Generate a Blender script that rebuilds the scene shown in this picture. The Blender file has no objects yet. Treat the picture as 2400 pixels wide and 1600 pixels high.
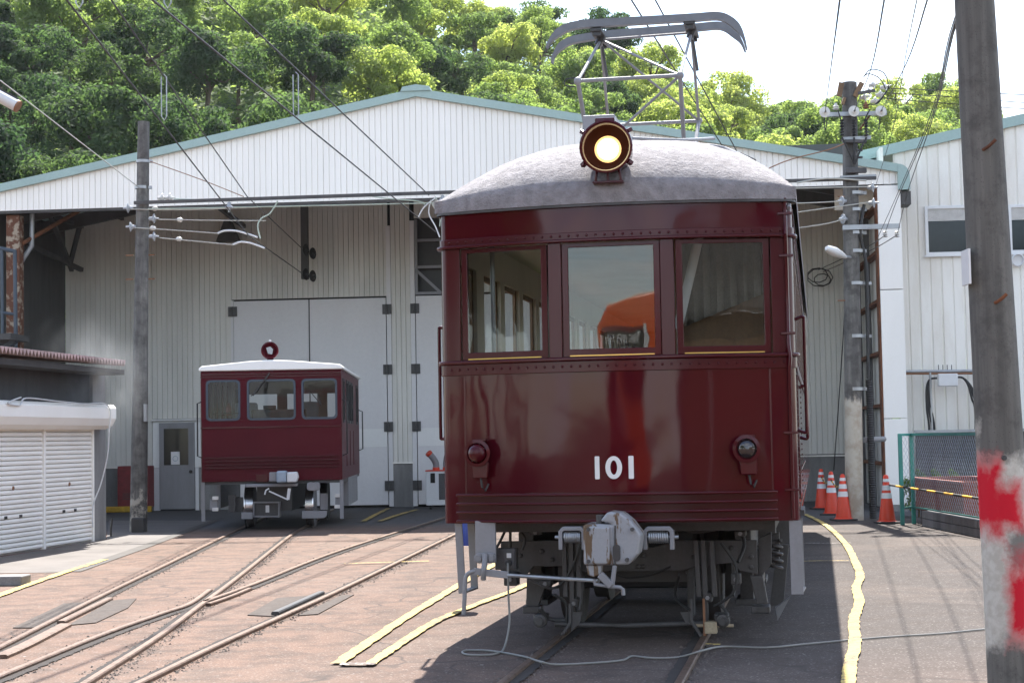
import bpy, bmesh, math, random
from mathutils import Vector, Matrix
random.seed(7)
scene = bpy.context.scene
R_ = math.radians
# ---------------------------------------------------------------- camera
FPX, PITCH, ROLL, EYE = 3960.0, math.atan(225/3960.0), 0.018, 1.5
_w = Vector((0, math.cos(PITCH), math.sin(PITCH)))
_u0 = Vector((0, -math.sin(PITCH), math.cos(PITCH)))
_r0 = Vector((1, 0, 0))
_R = _r0*math.cos(ROLL) - _u0*math.sin(ROLL)
_U = _r0*math.sin(ROLL) + _u0*math.cos(ROLL)
CAM = Vector((0, 0, EYE))
cd = bpy.data.cameras.new('camera'); cam = bpy.data.objects.new('camera', cd)
scene.collection.objects.link(cam)
cd.sensor_width = 36; cd.lens = FPX/2400*36; cd.clip_start = .1; cd.clip_end = 3000
mw = Matrix(((_R.x, _U.x, -_w.x, 0), (_R.y, _U.y, -_w.y, 0), (_R.z, _U.z, -_w.z, EYE), (0, 0, 0, 1)))
cam.matrix_world = mw
scene.camera = cam
# ---------------------------------------------------------------- sky, sun, exposure
SUN_EL, SUN_AZ = R_(58), R_(3.5)          # sun high, beyond the warehouse
world = bpy.data.worlds.new('World'); scene.world = world; world.use_nodes = True
wn, wl = world.node_tree.nodes, world.node_tree.links
wn.clear()
wo = wn.new('ShaderNodeOutputWorld'); bg = wn.new('ShaderNodeBackground'); sky = wn.new('ShaderNodeTexSky')
sky.sky_type = 'NISHITA'; sky.sun_disc = False; sky.sun_elevation = SUN_EL; sky.sun_rotation = SUN_AZ
sky.air_density = 1.0; sky.dust_density = .5; sky.ozone_density = 1.2
bg.inputs[1].default_value = 0.105
tc = wn.new('ShaderNodeTexCoord'); sep = wn.new('ShaderNodeSeparateXYZ'); wl.new(tc.outputs['Generated'], sep.inputs[0])
mz = wn.new('ShaderNodeMath'); mz.operation = 'MAXIMUM'; mz.inputs[1].default_value = 0.06; wl.new(sep.outputs[2], mz.inputs[0])
dv = wn.new('ShaderNodeVectorMath'); dv.operation = 'DIVIDE'; wl.new(tc.outputs['Generated'], dv.inputs[0])
cmb = wn.new('ShaderNodeCombineXYZ')
for i in range(3): wl.new(mz.outputs[0], cmb.inputs[i])
wl.new(cmb.outputs[0], dv.inputs[1])
cn = wn.new('ShaderNodeTexNoise'); cn.inputs['Scale'].default_value = 0.55; cn.inputs['Detail'].default_value = 7; cn.inputs['Roughness'].default_value = .58
mpw = wn.new('ShaderNodeMapping'); mpw.inputs['Location'].default_value = (20.2, 13.0, 0); wl.new(dv.outputs[0], mpw.inputs[0]); wl.new(mpw.outputs[0], cn.inputs['Vector'])
cr = wn.new('ShaderNodeValToRGB'); cr.color_ramp.elements[0].position = .45; cr.color_ramp.elements[1].position = .61
wl.new(cn.outputs[0], cr.inputs[0])
mixc = wn.new('ShaderNodeMix'); mixc.data_type = 'RGBA'
wl.new(cr.outputs[0], mixc.inputs[0]); wl.new(sky.outputs[0], mixc.inputs[6]); mixc.inputs[7].default_value = (6.6, 6.8, 7.1, 1)
wl.new(mixc.outputs[2], bg.inputs[0]); wl.new(bg.outputs[0], wo.inputs[0])
sl = bpy.data.lights.new('sun', 'SUN'); sl.energy = 4.2; sl.angle = R_(.55); sl.color = (1, .955, .88)
sun = bpy.data.objects.new('sun', sl); scene.collection.objects.link(sun)
_sd = Vector((math.sin(SUN_AZ)*math.cos(SUN_EL), math.cos(SUN_AZ)*math.cos(SUN_EL), math.sin(SUN_EL)))
sun.rotation_euler = _sd.to_track_quat('Z', 'Y').to_euler(); sun.location = (0, 20, 40)
vs = scene.view_settings; vs.view_transform = 'Standard'; vs.look = 'None'; vs.exposure = 1.92; vs.gamma = 1
cy = scene.cycles; cy.max_bounces = 6; cy.diffuse_bounces = 4; cy.glossy_bounces = 4; cy.transmission_bounces = 4; cy.transparent_max_bounces = 10; cy.caustics_reflective = False; cy.caustics_refractive = False
# ---------------------------------------------------------------- pixel helpers (photo shown 2352 px wide)
KPX = 2400/2352
def ray(x, y): return _w + _R*((x*KPX-1200)/FPX) - _U*((y*KPX-800)/FPX)
def gp(x, y, z=0.0):
    d = ray(x, y); return CAM + d*((z-EYE)/d.z)
def yp(x, y, Y):
    d = ray(x, y); return CAM + d*(Y/d.y)
class Frame:
    """local frame of a thing: origin, x to the right, y away, rotated about z"""
    def __init__(s, o, heading):
        s.o = Vector(o); s.h = R_(heading)
        s.ax = Vector((math.cos(s.h), -math.sin(s.h), 0)); s.ay = Vector((math.sin(s.h), math.cos(s.h), 0))
    def px(s, x, y, y0=0.0):
        d = ray(x, y); p0 = s.o + s.ay*y0
        p = CAM + d*((p0-CAM).dot(s.ay)/d.dot(s.ay)) - s.o
        return Vector((p.dot(s.ax), p.dot(s.ay), p.z))
    def loc(s, p):
        p = Vector(p)-s.o; return Vector((p.dot(s.ax), p.dot(s.ay), p.z))
    def wld(s, p): return s.o + s.ax*p[0] + s.ay*p[1] + Vector((0, 0, p[2]))
# ---------------------------------------------------------------- mesh builder
COL = scene.collection
class MB:
    def __init__(s): s.v = []; s.f = []; s.sm = []
    def add(s, vs, fs, smooth=False):
        n = len(s.v); s.v += [tuple(v) for v in vs]
        for f in fs: s.f.append(tuple(i+n for i in f)); s.sm.append(smooth)
        return s
    def box(s, x0, x1, y0, y1, z0, z1, m=None):
        vs = [Vector((x, y, z)) for z in (z0, z1) for y in (y0, y1) for x in (x0, x1)]
        if m is not None: vs = [m @ v for v in vs]
        return s.add(vs, [(0, 2, 3, 1), (4, 5, 7, 6), (0, 1, 5, 4), (2, 6, 7, 3), (0, 4, 6, 2), (1, 3, 7, 5)])
    def bar(s, a, b, w, h, up=(0, 0, 1)):
        a, b = Vector(a), Vector(b); d = (b-a).normalized(); up = Vector(up)
        if abs(d.dot(up)) > .98: up = Vector((0, 1, 0))
        sx = d.cross(up).normalized()*(w/2); sz = sx.cross(d).normalized()*(h/2)
        vs = [p+i*sx+j*sz for p in (a, b) for j in (-1, 1) for i in (-1, 1)]
        return s.add(vs, [(0, 2, 3, 1), (4, 5, 7, 6), (0, 1, 5, 4), (2, 6, 7, 3), (0, 4, 6, 2), (1, 3, 7, 5)])
    def tube(s, pts, r, n=8, cap=True):
        pts = [Vector(p) for p in pts]; rs = r if isinstance(r, (list, tuple)) else [r]*len(pts)
        base = len(s.v); prev = None
        for i, p in enumerate(pts):
            t = (pts[min(i+1, len(pts)-1)]-pts[max(i-1, 0)]).normalized()
            if prev is None:
                a = t.cross(Vector((0, 0, 1)))
                if a.length < .05: a = t.cross(Vector((0, 1, 0)))
            else: a = prev - t*prev.dot(t)
            a.normalize(); prev = a; b = t.cross(a)
            for j in range(n):
                an = 2*math.pi*j/n; s.v.append(tuple(p+(a*math.cos(an)+b*math.sin(an))*rs[i]))
        for i in range(len(pts)-1):
            for j in range(n):
                q = base+i*n; s.f.append((q+j, q+(j+1) % n, q+n+(j+1) % n, q+n+j)); s.sm.append(True)
        if cap:
            s.f.append(tuple(base+j for j in range(n))[::-1]); s.sm.append(False)
            e = base+(len(pts)-1)*n; s.f.append(tuple(e+j for j in range(n))); s.sm.append(False)
        return s
    def cyl(s, a, b, r, n=12, r2=None): return s.tube([a, b], [r, r if r2 is None else r2], n)
    def lathe(s, prof, a, axis=(0, 0, 1), n=16, closed=False):
        """prof: list of (radius, distance along axis)"""
        a = Vector(a); ax = Vector(axis).normalized()
        u = ax.cross(Vector((0, 0, 1)))
        if u.length < .05: u = ax.cross(Vector((0, 1, 0)))
        u.normalize(); w = ax.cross(u); base = len(s.v)
        for r, d in prof:
            for j in range(n):
                an = 2*math.pi*j/n; s.v.append(tuple(a+ax*d+(u*math.cos(an)+w*math.sin(an))*max(r, 1e-4)))
        m = len(prof)
        for i in range(m if closed else m-1):
            i2 = (i+1) % m
            for j in range(n):
                s.f.append((base+i*n+j, base+i*n+(j+1) % n, base+i2*n+(j+1) % n, base+i2*n+j)); s.sm.append(True)
        return s
    def prism(s, poly, d, m=None):
        """closed polygon (list of 3D points) extruded by vector d"""
        d = Vector(d); n = len(poly); p = [Vector(q) for q in poly]; vs = p+[q+d for q in p]
        if m is not None: vs = [m @ v for v in vs]
        return s.add(vs, [tuple(range(n))[::-1], tuple(range(n, 2*n))]+[(i, (i+1) % n, n+(i+1) % n, n+i) for i in range(n)])
    def ring(s, outer, inner, d):
        """frame between two polygons of equal count, extruded by d"""
        d = Vector(d); n = len(outer); o = [Vector(q) for q in outer]; i_ = [Vector(q) for q in inner]
        vs = o+i_+[q+d for q in o]+[q+d for q in i_]; fs = []
        for i in range(n):
            j = (i+1) % n
            fs += [(i, j, n+j, n+i), (2*n+i, 3*n+i, 3*n+j, 2*n+j), (i, 2*n+i, 2*n+j, j), (n+i, n+j, 3*n+j, 3*n+i)]
        return s.add(vs, fs)
    def sphere(s, c, r, n=10, sc=(1, 1, 1)):
        c = Vector(c); prof = [(math.sin(math.pi*i/n), -math.cos(math.pi*i/n)) for i in range(n+1)]
        b = len(s.v); s.lathe([(p*r, q*r) for p, q in prof], (0, 0, 0), n=n*2)
        for i in range(b, len(s.v)):
            v = s.v[i]; s.v[i] = (v[0]*sc[0]+c.x, v[1]*sc[1]+c.y, v[2]*sc[2]+c.z)
        return s
    def mesh(s, name, mat):
        me = bpy.data.meshes.new(name); me.from_pydata(s.v, [], s.f); me.polygons.foreach_set('use_smooth', s.sm)
        bm = bmesh.new(); bm.from_mesh(me); bmesh.ops.recalc_face_normals(bm, faces=bm.faces); bm.to_mesh(me); bm.free()
        if any(s.sm): me.set_sharp_from_angle(angle=R_(42))
        if mat is not None: me.materials.append(mat)
        return me
    def build(s, name, mat, parent=None, bevel=0, seg=2):
        return mkobj(name, s.mesh(name, mat), parent, bevel, seg)
def mkobj(name, me, parent=None, bevel=0, seg=2):
    o = bpy.data.objects.new(name, me); COL.objects.link(o)
    if parent is not None: o.parent = parent
    if bevel:
        md = o.modifiers.new('bevel', 'BEVEL'); md.width = bevel; md.segments = seg; md.limit_method = 'ANGLE'; md.angle_limit = R_(40)
    return o
def tag(o, label=None, cat=None, group=None, kind=None):
    if label: o['label'] = label
    if cat: o['category'] = cat
    if group: o['group'] = group
    if kind: o['kind'] = kind
    return o
def thing(name, label, cat, loc=(0, 0, 0), rz=0, group=None):
    o = bpy.data.objects.new(name, None); COL.objects.link(o); o.location = loc; o.rotation_euler = (0, 0, rz)
    o.empty_display_size = .2
    return tag(o, label, cat, group)
def copy_tree(o, parent=None):
    c = o.copy(); COL.objects.link(c)
    if parent is not None: c.parent = parent
    for ch in list(o.children): copy_tree(ch, c)
    return c
def rrect(x0, x1, z0, z1, r, n=4, y=0.0):
    """rounded rectangle in the xz plane"""
    pts = []
    for cx, cz, a0 in ((x1-r, z1-r, 0), (x0+r, z1-r, 90), (x0+r, z0+r, 180), (x1-r, z0+r, 270)):
        for i in range(n+1):
            an = R_(a0+90*i/n); pts.append(Vector((cx+r*math.cos(an), y, cz+r*math.sin(an))))
    return pts
def smooth_pts(pts, sub=6):
    """Catmull-Rom through points"""
    p = [Vector(q) for q in pts]; out = []
    for i in range(len(p)-1):
        a = p[max(i-1, 0)]; b = p[i]; c = p[i+1]; d = p[min(i+2, len(p)-1)]
        for j in range(sub):
            t = j/sub
            out.append(.5*((2*b)+(c-a)*t+(2*a-5*b+4*c-d)*t*t+(3*b-a-3*c+d)*t**3))
    out.append(p[-1]); return out
def bez(pts, n=12):
    out = []
    for i in range(n+1):
        t = i/n; q = [Vector(p) for p in pts]
        while len(q) > 1: q = [q[j]*(1-t)+q[j+1]*t for j in range(len(q)-1)]
        out.append(q[0])
    return out
# ---------------------------------------------------------------- materials
MATS = {}
class NT:
    def __init__(s, name):
        s.m = bpy.data.materials.new(name); s.m.use_nodes = True; s.t = s.m.node_tree; s.t.nodes.clear()
        s.out = s.n('ShaderNodeOutputMaterial'); s.tc = None; MATS[name] = s.m
    def n(s, t, **kw):
        o = s.t.nodes.new(t)
        for a, b in kw.items(): setattr(o, a, b)
        return o
    def l(s, a, b): s.t.links.new(a, b)
    def co(s, which='Object'):
        if s.tc is None: s.tc = s.n('ShaderNodeTexCoord')
        return s.tc.outputs[which]
    def pos(s): return s.n('ShaderNodeNewGeometry').outputs['Position']
    def map(s, vec, scale=(1, 1, 1), loc=(0, 0, 0)):
        m = s.n('ShaderNodeMapping'); m.inputs['Scale'].default_value = scale; m.inputs['Location'].default_value = loc
        s.l(vec, m.inputs[0]); return m.outputs[0]
    def noise(s, vec, scale, detail=4, rough=.55, dist=0.0):
        n = s.n('ShaderNodeTexNoise'); n.inputs['Scale'].default_value = scale; n.inputs['Detail'].default_value = detail
        n.inputs['Roughness'].default_value = rough; n.inputs['Distortion'].default_value = dist
        s.l(vec, n.inputs['Vector']); return n.outputs[0]
    def vor(s, vec, scale, feature='F1', out='Distance'):
        n = s.n('ShaderNodeTexVoronoi'); n.feature = feature; n.inputs['Scale'].default_value = scale
        s.l(vec, n.inputs['Vector']); return n.outputs[out]
    def ramp(s, fac, stops):
        r = s.n('ShaderNodeValToRGB'); e = r.color_ramp.elements
        while len(e) < len(stops): e.new(.5)
        for i, (p, c) in enumerate(stops):
            e[i].position = p
            e[i].color = (c, c, c, 1) if isinstance(c, (int, float)) else (*c, 1)
        s.l(fac, r.inputs[0]); return r.outputs[0]
    def mix(s, fac, a, b, blend='MIX'):
        m = s.n('ShaderNodeMix'); m.data_type = 'RGBA'; m.blend_type = blend
        for ix, v in ((0, fac), (6, a), (7, b)):
            sock = m.inputs[ix]
            if isinstance(v, (int, float)): sock.default_value = v if ix == 0 else (v, v, v, 1)
            elif isinstance(v, tuple): sock.default_value = (*v, 1)
            else: s.l(v, sock)
        return m.outputs[2]
    def math(s, op, a, b=0.0):
        m = s.n('ShaderNodeMath'); m.operation = op
        for sock, v in ((m.inputs[0], a), (m.inputs[1], b)):
            if isinstance(v, (int, float)): sock.default_value = v
            else: s.l(v, sock)
        return m.outputs[0]
    def bsdf(s, color, rough=.6, metal=0.0, spec=.5, coat=0.0, bump=None, bstr=.2, bdist=.01, emit=None, estr=0):
        b = s.n('ShaderNodeBsdfPrincipled')
        for nm, v in (('Base Color', color), ('Roughness', rough), ('Metallic', metal), ('Specular IOR Level', spec), ('Coat Weight', coat)):
            if isinstance(v, (int, float)): b.inputs[nm].default_value = v
            elif isinstance(v, tuple): b.inputs[nm].default_value = (*v, 1)
            else: s.l(v, b.inputs[nm])
        if coat: b.inputs['Coat Roughness'].default_value = .04
        if bump is not None:
            bp = s.n('ShaderNodeBump'); bp.inputs['Strength'].default_value = bstr; bp.inputs['Distance'].default_value = bdist
            s.l(bump, bp.inputs['Height']); s.l(bp.outputs[0], b.inputs['Normal'])
        if emit: b.inputs['Emission Color'].default_value = (*emit, 1); b.inputs['Emission Strength'].default_value = estr
        s.l(b.outputs[0], s.out.inputs[0]); return b
def dirty(name, c, dark, rough=.6, scale=3, metal=0.0, amt=.5, streak=True, fine=40, spec=.4, bstr=.12, coat=0.0, lo=.42, hi=.72, grain=None):
    """paint or metal with stains (vertical streaks) and a fine grain"""
    grain = grain if grain is not None else (.05 if bstr < .15 else .16)
    t = NT(name); v = t.pos()
    st = t.noise(t.map(v, (1, 1, .18 if streak else 1)), scale, 6, .62)
    fac = t.ramp(st, [(lo, 0.0), (hi, amt)])
    g = t.noise(v, fine, 3)
    col = t.mix(fac, c, dark)
    col = t.mix(grain, col, t.ramp(g, [(.3, .0), (.7, 1.0)]), 'OVERLAY')
    ro = t.ramp(g, [(.3, max(rough-.1, .02)), (.7, min(rough+.12, 1))])
    t.bsdf(col, ro, metal, spec, coat, g, bstr, .004)
    return t.m
def plain(name, c, rough=.5, metal=0.0, spec=.5, var=.1, emit=None, estr=0, coat=0.0):
    t = NT(name); g = t.noise(t.pos(), 9, 5)
    col = t.mix(t.ramp(g, [(.3, 0.0), (.7, 1.0)]), tuple(x*(1-var) for x in c), tuple(min(1, x*(1+var)) for x in c))
    t.bsdf(col, rough, metal, spec, coat, emit=emit, estr=estr); return t.m
# ---- shared materials
def mat_asphalt():
    t = NT('asphalt'); v = t.pos(); sx = t.n('ShaderNodeSeparateXYZ'); t.l(v, sx.inputs[0])
    big = t.noise(v, .55, 6, .6, .6); mid = t.noise(v, 3.2, 6, .65); fine = t.noise(v, 75, 3, .7)
    stone = t.vor(v, 85, 'F1', 'Color'); stone = t.n('ShaderNodeSeparateColor') if False else stone
    # rust-pink tint near the tracks, grey to the right
    edge = t.math('ADD', sx.outputs[0], t.math('MULTIPLY', t.math('SUBTRACT', big, .5), 3.2))
    red = t.ramp(t.math('MULTIPLY', t.math('ADD', edge, 4), .1), [(.22, 1.0), (.62, .0)])
    near = t.ramp(t.math('MULTIPLY', sx.outputs[1], .03), [(.27, .45), (.36, 0.0)])
    red = t.math('MAXIMUM', red, near)
    col = t.mix(red, (.058, .0485, .0445), (.132, .083, .062))
    col = t.mix(t.ramp(mid, [(.35, .7), (.58, 0.0)]), col, (.050, .038, .032))
    col = t.mix(t.ramp(big, [(.5, 0.0), (.75, .35)]), col, (.18, .134, .108))
    # canopy end: surface turns grey from here back
    back = t.ramp(t.math('MULTIPLY', t.math('ADD', sx.outputs[1], t.math('MULTIPLY', mid, .8)), .02), [(.58, 0.0), (.62, 1.0)])
    col = t.mix(back, col, (.075, .073, .075))
    spk = t.ramp(fine, [(.30, 0.25), (.5, .5), (.70, .86)])
    col = t.mix(.62, col, spk, 'OVERLAY')
    peb = t.n('ShaderNodeSeparateColor'); t.l(stone, peb.inputs[0])
    col = t.mix(t.ramp(peb.outputs[0], [(.92, 0.0), (.99, .45)]), col, (.30, .27, .25))
    # cracks
    wv = t.n('ShaderNodeVectorMath'); wv.operation = 'ADD'; t.l(v, wv.inputs[0])
    nz = t.n('ShaderNodeTexNoise'); nz.inputs['Scale'].default_value = 1.4; t.l(v, nz.inputs['Vector']); t.l(nz.outputs[1], wv.inputs[1])
    cr = t.vor(t.map(wv.outputs[0], (1, .6, 1)), .42, 'DISTANCE_TO_EDGE')
    crm = t.math('MULTIPLY', t.ramp(cr, [(.0, 1.0), (.014, 0.0)]), t.ramp(mid, [(.40, .0), (.55, .9)]))
    col = t.mix(crm, col, (.045, .036, .032))
    # white paint flecks
    fl = t.vor(t.map(v, (1.0, 2.0, 1)), 1.7, 'F1'); col = t.mix(t.ramp(fl, [(.018, .7), (.026, 0.0)]), col, (.6, .58, .55))
    h = t.math('SUBTRACT', t.math('ADD', fine, t.math('MULTIPLY', mid, .5)), crm)
    t.bsdf(col, .88, 0, .25, bump=h, bstr=.55, bdist=.006); return t.m
mat_asphalt()
def mat_maroon(name, c, rough, wave, spec=.26, coat=.05):
    t = NT(name); v = t.co()
    n1 = t.noise(t.map(v, (1.2, 1, .7)), 1.5, 1.5, .4, .3); n2 = t.noise(v, 5, 1)
    g = t.noise(v, 120, 2)
    col = t.mix(t.ramp(n1, [(.35, 0.0), (.7, .35)]), c, tuple(x*.72 for x in c))
    h = t.math('ADD', n1, t.math('MULTIPLY', n2, .05)); h = t.math('ADD', h, t.math('MULTIPLY', g, .004))
    t.bsdf(col, rough, 0, spec, coat, h, wave, .035); return t.m
mat_maroon('maroon_gloss', (.055, .0026, .0070), .06, .5)
mat_maroon('maroon_satin', (.074, .0058, .0118), .42, .12, .10, .0)
mat_maroon('maroon_trim', (.055, .0034, .0074), .18, .1)
def mat_roof():
    t = NT('roof_canvas'); v = t.co(); g = t.noise(v, 55, 4, .7); g2 = t.noise(v, 14, 5, .6); b = t.noise(v, 1.6, 4)
    col = t.mix(t.ramp(g2, [(.3, 0.0), (.7, 1.0)]), (.19, .176, .182), (.31, .292, .30))
    col = t.mix(t.ramp(b, [(.5, .0), (.75, .35)]), col, (.16, .145, .145))
    t.bsdf(col, .8, 0, .15, bump=t.math('ADD', g, g2), bstr=1.0, bdist=.016); return t.m
mat_roof()
dirty('white_siding', (.84, .82, .78), (.70, .68, .63), .45, 1.1, amt=.35, fine=25, bstr=.04)
dirty('white_siding_old', (.80, .78, .73), (.52, .45, .36), .5, 1.6, amt=.55, fine=25, bstr=.05)
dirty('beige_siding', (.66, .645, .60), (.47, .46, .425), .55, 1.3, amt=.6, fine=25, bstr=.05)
dirty('teal_trim', (.30, .41, .39), (.25, .34, .33), .4, 1.5, amt=.5, fine=20, bstr=.03)
dirty('door_grey', (.66, .65, .655), (.56, .55, .555), .5, .8, amt=.5, fine=15, bstr=.03)
dirty('door_light', (.74, .74, .725), (.64, .64, .63), .5, .8, amt=.4, fine=15, bstr=.03)
dirty('concrete', (0.225, 0.221, 0.217), (0.090, 0.086, 0.083), .85, 2.2, amt=.75, fine=60, bstr=.3)
dirty('concrete_white', (0.496, 0.472, 0.432), (0.264, 0.208, 0.152), .75, 4, amt=.6, fine=50, bstr=.2)
dirty('rust', (0.176, 0.068, 0.032), (0.056, 0.028, 0.020), .85, 6, amt=.9, streak=False, fine=60, bstr=.4)
dirty('rust_flaking', (0.300, 0.247, 0.188), (0.105, 0.041, 0.022), .8, 7, amt=1.0, streak=False, fine=70, bstr=.5, lo=.40, hi=.50)
dirty('rail_steel', (0.158, 0.108, 0.083), (0.072, 0.047, 0.032), .5, 14, amt=.9, metal=.55, streak=False, fine=90, bstr=.3)
dirty('dark_steel', (.07, .068, .068), (.035, .033, .033), .6, 4, amt=.7, fine=50, bstr=.15)
plain('reflector_brown', (.05, .016, .009), .9, 0, 0.0)
plain('panto_grey', (0.136, 0.140, 0.152), .45, .3)
dirty('frame_grey', (.068, .066, .068), (.026, .024, .023), .5, 5, amt=.8, fine=50, bstr=.15)
dirty('light_grey', (0.223, 0.223, 0.239), (0.136, 0.133, 0.133), .4, 4, amt=.5, fine=40, bstr=.08)
dirty('galvanised', (0.350, 0.364, 0.378), (0.210, 0.210, 0.217), .42, 5, metal=.6, amt=.6, fine=60, bstr=.1)
dirty('chipped_grey', (0.272, 0.276, 0.292), (0.112, 0.068, 0.036), .5, 9, amt=1.0, fine=60, bstr=.12, lo=.515, hi=.53)
dirty('shutter_cream', (.90, .88, .83), (.78, .73, .65), .5, 1.6, amt=.35, fine=30, bstr=.04)
dirty('red_brown', (0.238, 0.059, 0.035), (0.119, 0.035, 0.021), .6, 3, amt=.6, fine=40, bstr=.15)
dirty('wood', (0.175, 0.105, 0.056), (0.084, 0.049, 0.028), .6, 7, amt=.8, fine=40, bstr=.2)
dirty('interior_cream', (0.528, 0.496, 0.416), (0.400, 0.360, 0.288), .6, 3, amt=.5, fine=30, bstr=.05)
dirty('mat_rubber', (.055, .040, .032), (.028, .021, .017), .85, 9, amt=.8, streak=False, fine=45, bstr=.9)
dirty('cloth_grey', (.13, .126, .115), (.08, .077, .068), .9, 5, amt=.7, streak=False, fine=60, bstr=.3)
plain('black_rubber', (.02, .02, .021), .6); plain('black_metal', (.03, .03, .032), .45)
plain('white_paint', (0.663, 0.663, 0.663), .35, var=.03); plain('porcelain', (0.540, 0.525, 0.495), .2, var=.06)
plain('insulator_grey', (0.315, 0.336, 0.364), .3, var=.08); plain('brass', (.62, .42, .12), .3, .8)
plain('cone_orange', (0.600, 0.041, 0.011), .45, var=.06); plain('cone_white', (0.624, 0.624, 0.640), .35, var=.05)
plain('yellow_plastic', (.80, .42, .03), .5); plain('wire_dark', (.035, .033, .032), .5, .3); plain('wire_light', (.42, .42, .38), .5, .3)
plain('wire_green', (.42, .50, .43), .5); plain('cable_grey', (.20, .195, .18), .55); plain('rust_light', (.22, .105, .055), .8)
plain('fence_green', (0.048, 0.264, 0.224), .45); plain('blue_steel', (0.044, 0.060, 0.080), .55); plain('lens_dark', (.02, .014, .015), .06, 0, .8)
plain('orange_paint', (.66, .10, .02), .3, coat=.4); plain('cream_roof', (.55, .52, .45), .5); plain('steel_bright', (.6, .6, .62), .25, 1.0)
plain('blind_white', (.62, .60, .57), .7); plain('red_steel', (0.175, 0.017, 0.021), .5, var=.2); plain('blue_plastic', (.02, .06, .35), .4)
plain('lamp_white', (0.592, 0.600, 0.608), .3, var=.04); plain('grey_blue', (0.264, 0.320, 0.384), .5); plain('pane_dark', (.015, .018, .02), .1, 0, .35)
plain('headlamp_glow', (1, .9, .7), .4, emit=(1, .78, .42), estr=1.15)
plain('headlamp_edge', (1, .7, .35), .4, emit=(1, .56, .16), estr=.42)
plain('soil', (.024, .018, .015), .95, var=.3); plain('stone_chip', (.10, .082, .07), .9, var=.4)
plain('ochre_block', (.45, .27, .02), .7, var=.25)
def mat_glass(name='glass', ior=1.5, tint=(.80, .84, .83, 1)):
    t = NT(name); tr = t.n('ShaderNodeBsdfTransparent'); tr.inputs[0].default_value = tint
    gl = t.n('ShaderNodeBsdfGlossy'); gl.inputs['Roughness'].default_value = .01; gl.inputs[0].default_value = (1, 1, 1, 1)
    fr = t.n('ShaderNodeFresnel'); fr.inputs[0].default_value = ior
    nz = t.noise(t.co(), 2.2, 2); bp = t.n('ShaderNodeBump'); bp.inputs['Strength'].default_value = .05; bp.inputs['Distance'].default_value = .02
    t.l(nz, bp.inputs['Height']); t.l(bp.outputs[0], gl.inputs['Normal'])
    mx = t.n('ShaderNodeMixShader'); t.l(fr.outputs[0], mx.inputs[0]); t.l(tr.outputs[0], mx.inputs[1]); t.l(gl.outputs[0], mx.inputs[2])
    t.l(mx.outputs[0], t.out.inputs[0]); return t.m
mat_glass(); mat_glass('glass_clear', 1.2, (.95, .96, .95, 1)); mat_glass('glass_dim', 1.33, (.62, .66, .66, 1))
def mat_paintline(name, c, wear):
    t = NT(name); v = t.pos(); n = t.noise(v, 28, 5, .75); b = t.noise(v, 2.5, 3)
    f = t.ramp(t.math('ADD', n, t.math('MULTIPLY', t.math('SUBTRACT', b, .5), .5)), [(wear, 1.0), (wear+.09, 0.0)])
    col = t.mix(f, c, (.11, .085, .073)); t.bsdf(col, .8, 0, .3, bump=n, bstr=.4, bdist=.004); return t.m
mat_paintline('yellow_line_paint', (.50, .37, .11), .42); mat_paintline('white_line_paint', (.5, .48, .44), .47)
def mat_pole(name, paint=None):
    """spun concrete pole: bands, streaks; optionally a hand-painted white foot with red sprayed patches (world heights)"""
    t = NT(name); v = t.pos(); sx = t.n('ShaderNodeSeparateXYZ'); t.l(v, sx.inputs[0])
    st = t.noise(t.map(v, (5, 5, .5)), 2.0, 6, .65); g = t.noise(v, 65, 3, .7); m = t.noise(v, 5, 5, .65)
    base = (.10, .097, .094)
    col = t.mix(t.ramp(st, [(.42, 0.0), (.66, .8)]), base, (.19, .183, .17))
    col = t.mix(t.ramp(m, [(.36, .7), (.55, 0.0)]), col, (.045, .042, .04))
    if paint:
        h0 = dict(fore=1.36, mid=2.05, left=.62)[paint]
        wob = t.math('ADD', sx.outputs[2], t.math('MULTIPLY', t.math('SUBTRACT', t.noise(t.map(v, (6, 6, 2)), 1.6, 5, .7), .5), 1.0 if paint != 'mid' else .5))
        wf = t.ramp(t.math('MULTIPLY', t.math('ADD', wob, .0), .25), [((h0-.04)*.25, 1.0), ((h0+.04)*.25, 0.0)])
        wcol = t.mix(t.ramp(m, [(.4, .6), (.6, 0.0)]), (.46, .43, .37), (.28, .22, .16))
        if paint == 'left': wf = t.math('MULTIPLY', wf, t.ramp(m, [(.45, 0.0), (.55, .7)]))
        if paint == 'fore':
            low = t.ramp(t.math('MULTIPLY', wob, .5), [(.10, 0.0), (.14, 1.0)]); wf = t.math('MULTIPLY', wf, low)
        col = t.mix(wf, col, wcol)
    t.bsdf(col, .85, 0, .3, bump=t.math('ADD', g, t.math('MULTIPLY', st, .5)), bstr=.35, bdist=.006); return t.m
mat_pole('pole_left', 'left'); mat_pole('pole_mid', 'mid')
M = MATS
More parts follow.
